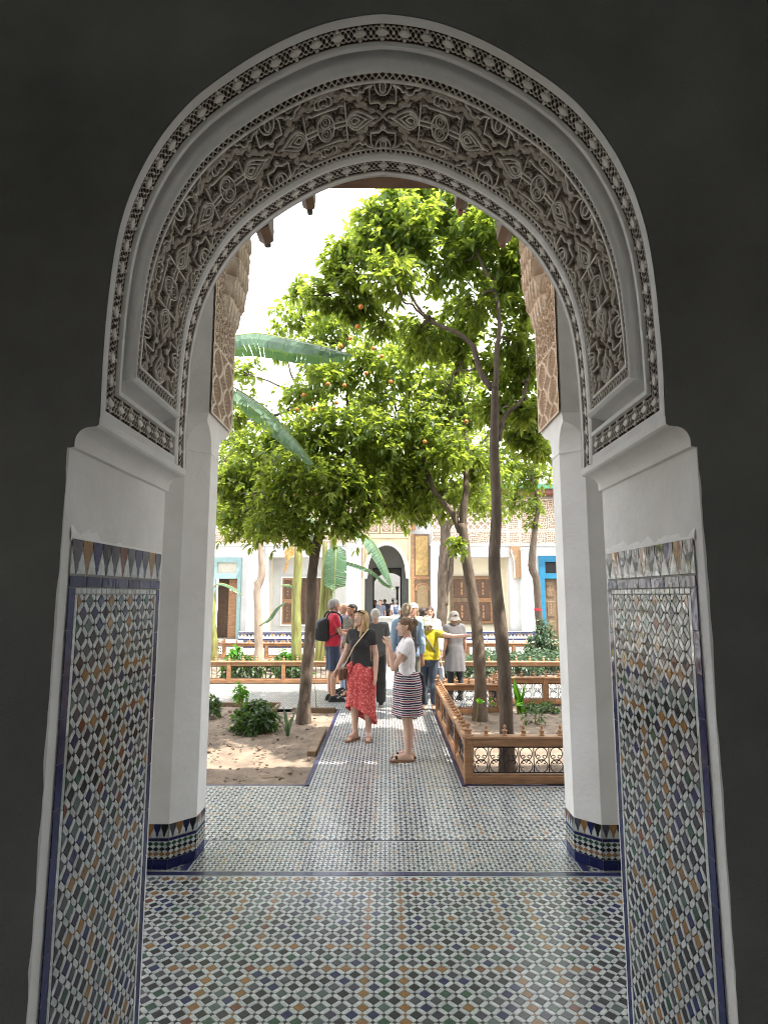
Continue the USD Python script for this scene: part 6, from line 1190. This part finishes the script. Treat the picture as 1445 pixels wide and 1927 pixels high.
# 8 man in white cap facing us
p8 = Person('man in white cap facing us beyond the tall backpacker', ftn(779, 1311), PI - .2, 1.74, 1, None, False, 1.0, look=-.1, nod=-.1); p8.shirt(cloth('cloth_cream', (0.50, 0.42, 0.33)), .88, .6); p8.trousers(cloth('cloth_tan', (0.25, 0.20, 0.14)), .1); p8.shoe(BLK, RUB)
def cap(p, mt, brim=True, logo=True):
    m = blob(((0, -.022, .050), .094), ((0, .012, .052), .090)) - m3.Manifold.cube([.4, .4, .2], True).translate([0, 0, -.055]); q = part(p.t, 'cap', p.HW(fuse([m], .015, 2)), mt, True)
    if brim: part(q, 'brim', p.HW(fuse([blob(((-.05, .085, .052), .010), ((.05, .085, .052), .010), ((-.035, .155, .036), .008), ((.035, .155, .036), .008))], .015, 2)), mt, True)
    if logo: part(q, 'mark', p.HW(tube([(-.03, .098, .085), (-.008, .104, .078), (.028, .098, .092)], [.002, .007, .002], 5)), M['black'], True)
cap(p8, mat('cap_white', (0.78, 0.78, 0.77), .8, .04, 8))
# 9 two women facing
p9 = Person('dark haired woman in pale blue jacket facing us, behind the yellow shirted woman', ftn(810, 1309), PI - .1, 1.68, 1, None, True, 1.0, look=.1); p9.hair(hairmat('hair_auburn', (0.06, 0.03, 0.02)), 'bob', 7); p9.shirt(cloth('cloth_ice', (0.55, 0.63, 0.72)), .84, 1.9, .022, .05); p9.trousers(cloth('denim_b', (0.10, 0.14, 0.22)), .1); p9.shoe(BLK, RUB)
p10 = Person('dark haired woman turned away beside the woman in the pale blue jacket', ftn(797, 1304), .6, 1.66, 1, None, True, .95); p10.hair(HD, 'bob', 8); p10.shirt(cloth('cloth_white2', (0.62, 0.66, 0.72)), .86, 1.8, .02); p10.trousers(BLK, .1); p10.shoe(BLK, RUB)
# 11 yellow shirt, arm stretched to the trunk
yl = ftn(806, 1336); trunk_pt = at(893, 1196, 9.66 - .02)
p11 = Person('woman in mustard yellow T-shirt, cream sun hat and jeans resting a hand on the trunk', yl, .0, 1.62, 3, None, True, 1.12, look=0.0) if False else None
hy = 1.55; kx = hy / 1.70; yaw = -.12; dx = trunk_pt - np.array([yl[0], yl[1], 0]); cc, sn_ = math.cos(yaw), math.sin(yaw); loc = np.array([cc * dx[0] + sn_ * dx[1], -sn_ * dx[0] + cc * dx[1], dx[2]]) / kx
sh_ = V3(.165, -.01, 1.36); dd = loc - sh_; dd = dd / np.linalg.norm(dd); reach = np.linalg.norm(loc - sh_)
p11 = Person('woman in mustard yellow T-shirt, cream sun hat and jeans resting a hand on the trunk', yl, yaw, hy, 3, dict(shR=(.165, .0, 1.375), elR=tuple(sh_ + dd * (reach - .10) * .53 + [0, 0, -.03]), wrR=tuple(sh_ + dd * (reach - .10)), elL=(-.24, .02, 1.12), wrL=(-.20, .12, .90), ankL=(-.06, -.02, .085), toeL=(-.10, .13, .03), kneeL=(-.08, .03, .49)), True, 1.30, palR=V3(0, .3, -1), curlR=.25)
p11.hair(HB, 'bob', 9); p11.shirt(cloth('cloth_mustard', (0.46, 0.38, 0.012)), .90, .42, .022, .0, .011, 14, flare=.01); p11.trousers(cloth('denim_dark', (0.045, 0.065, 0.105)), .10, .012, .008, 15); p11.shoe(mat('sandal_brown', (0.08, 0.05, 0.04), .6), RUB, 'sandal')
def sunhat(p, mt, rim, drop, top=.10):
    q = part(p.t, 'hat', p.HW(lathe([(.001, .135), (.04, .13), (.075, .105), (.094, .06), (.098, .03), (.100, .022), (.096, .018), (.09, .02)], (0, -.015, .0), 24)), mt, True); a = np.linspace(0, 2 * PI, 25); rows = [np.c_[rr * np.cos(a), -.015 + rr * np.sin(a), .022 - drop * ((rr - .098) / (rim - .098)) + .010 * np.sin(5 * a + rr * 9) * (rr > .1)] for rr in np.linspace(.098, rim, 6)]
    part(q, 'brim', p.HW((np.vstack(rows), grid_faces(6, 25))), mt, True)
sunhat(p11, mat('hat_cream', (0.74, 0.70, 0.58), .9, .1, 30, .002, 80), .165, .07); part(p11.t, 'hat_ribbon', p11.HW(fuse([blob(((.0, -.12, -.02), .016), ((.045, -.12, -.10), .012)), blob(((0, -.12, -.02), .016), ((-.02, -.125, -.12), .012))], .015, 1)), mat('ribbon', (0.7, 0.66, 0.58), .8), True)
part(p11.t, 'bag_strap', p11.W(tube(spline([(-.10, .06, 1.42), (-.095, -.03, 1.445), (-.05, -.125, 1.35), (.06, -.155, 1.18), (.15, -.11, 1.02), (.19, .0, .93)], 18), [.016] * 18, 6)), mat('strap_olive', (0.12, 0.12, 0.09), .7), True)
tb = thing('tote_bag', 'pale blue-white tote bag at the right hip of the yellow shirted woman', 'bag', p11.Wp((.24, -.02, .72))); part(tb, 'sack', p11.W(fuse([blob(((.19, .05, .74), .02), ((.27, -.07, .76), .02), ((.20, .05, .46), .035), ((.29, -.07, .46), .035))], .02, 4, .008, 20, 3)), mat('bag_ice', (0.60, 0.66, 0.74), .6, .06, 10), True); part(tb, 'handle', p11.W(tube([(.20, .03, .76), (.19, .0, .98), (.20, -.03, 1.05), (.24, -.04, .9), (.26, -.05, .78)], .007, 5)), mat('handle_ice', (0.5, 0.55, 0.62), .7), True)
# 12 grey dress and bucket hat
p12 = Person('person in long grey tunic and grey bucket hat seen from behind, beyond the fence', ftn(857, 1317), .25, 1.60, 1, None, True, 1.08); p12.hair(HD, 'short', 10); TUN = cloth('cloth_tunic', (0.13, 0.125, 0.135)); p12.shirt(TUN, .99, .75, .024, .0, .008, 16); p12.skirt(TUN, 1.04, .56, .158, .215, 5, .012, 17, name='tunic_skirt', squash=.9); p12.trousers(BLK, .12, .012, .008, 18); p12.shoe(BLK, RUB, 'boot'); sunhat(p12, mat('hat_grey', (0.20, 0.18, 0.165), .9, .1, 30, .002, 80), .135, .075)
# the visitors beyond the far portal
FARP = [((716, 1128), 27.6, 2.9, 1.70, mat('far_slate', (0.16, 0.17, 0.22), .85), HBR, 'visitor in slate blue top inside the far portal'), ((744, 1130), 27.4, .1, 1.72, mat('far_white', (0.72, 0.73, 0.75), .85), HG, 'visitor in white shirt with blue pack on the shoulder inside the far portal'), ((706, 1130), 30.6, 3.0, 1.66, M['black'], HD, 'visitor in black at the left of the far doorway'), ((740, 1126), 30.8, .2, 1.74, mat('far_rose', (0.45, 0.22, 0.18), .85), HD, 'visitor in pinkish top deep in the far doorway'), ((724, 1126), 31.5, 3.1, 1.70, mat('far_blue', (0.12, 0.16, 0.28), .85), HBR, 'visitor in dark blue deep in the far doorway')]
DET = 3.0
for k, ((x, y), Yd, yw, hh, mt, hm, lab) in enumerate(FARP):
    c = at(x, y, Yd); q = Person(lab, (c[0], Yd, 0), yw, hh, k % 3, None, k % 2 == 1, 1.0); q.hair(hm, 'short', 30 + k); q.shirt(mt, .86, .6); q.trousers(BLK if k != 1 else cloth('far_navy', (0.04, 0.05, 0.09)), .1); q.shoe(BLK, RUB)
    if k == 1: backpack(q, 'dark blue pack on the white shirted visitor in the far portal', mat('pack_blue', (0.05, 0.08, 0.16), .7), 1.05, .10, .08, .34)
    if k == 3: cap(q, UsdShade.Material.Get(stage, L + 'cap_white'), True, False)
# a pale table or parapet the far visitors stand behind
pt = thing('parapet', 'low pale parapet across the foot of the far portal, in front of the visitors', 'wall', (-.1, 26.2, 0)); part(pt, 'block', box(-.55, .45, 26.1, 26.4, -.05, .92, .02), M['grey_wall']); part(pt, 'coping', box(-.60, .50, 26.05, 26.45, .92, 1.0, .02), M['plaster'])
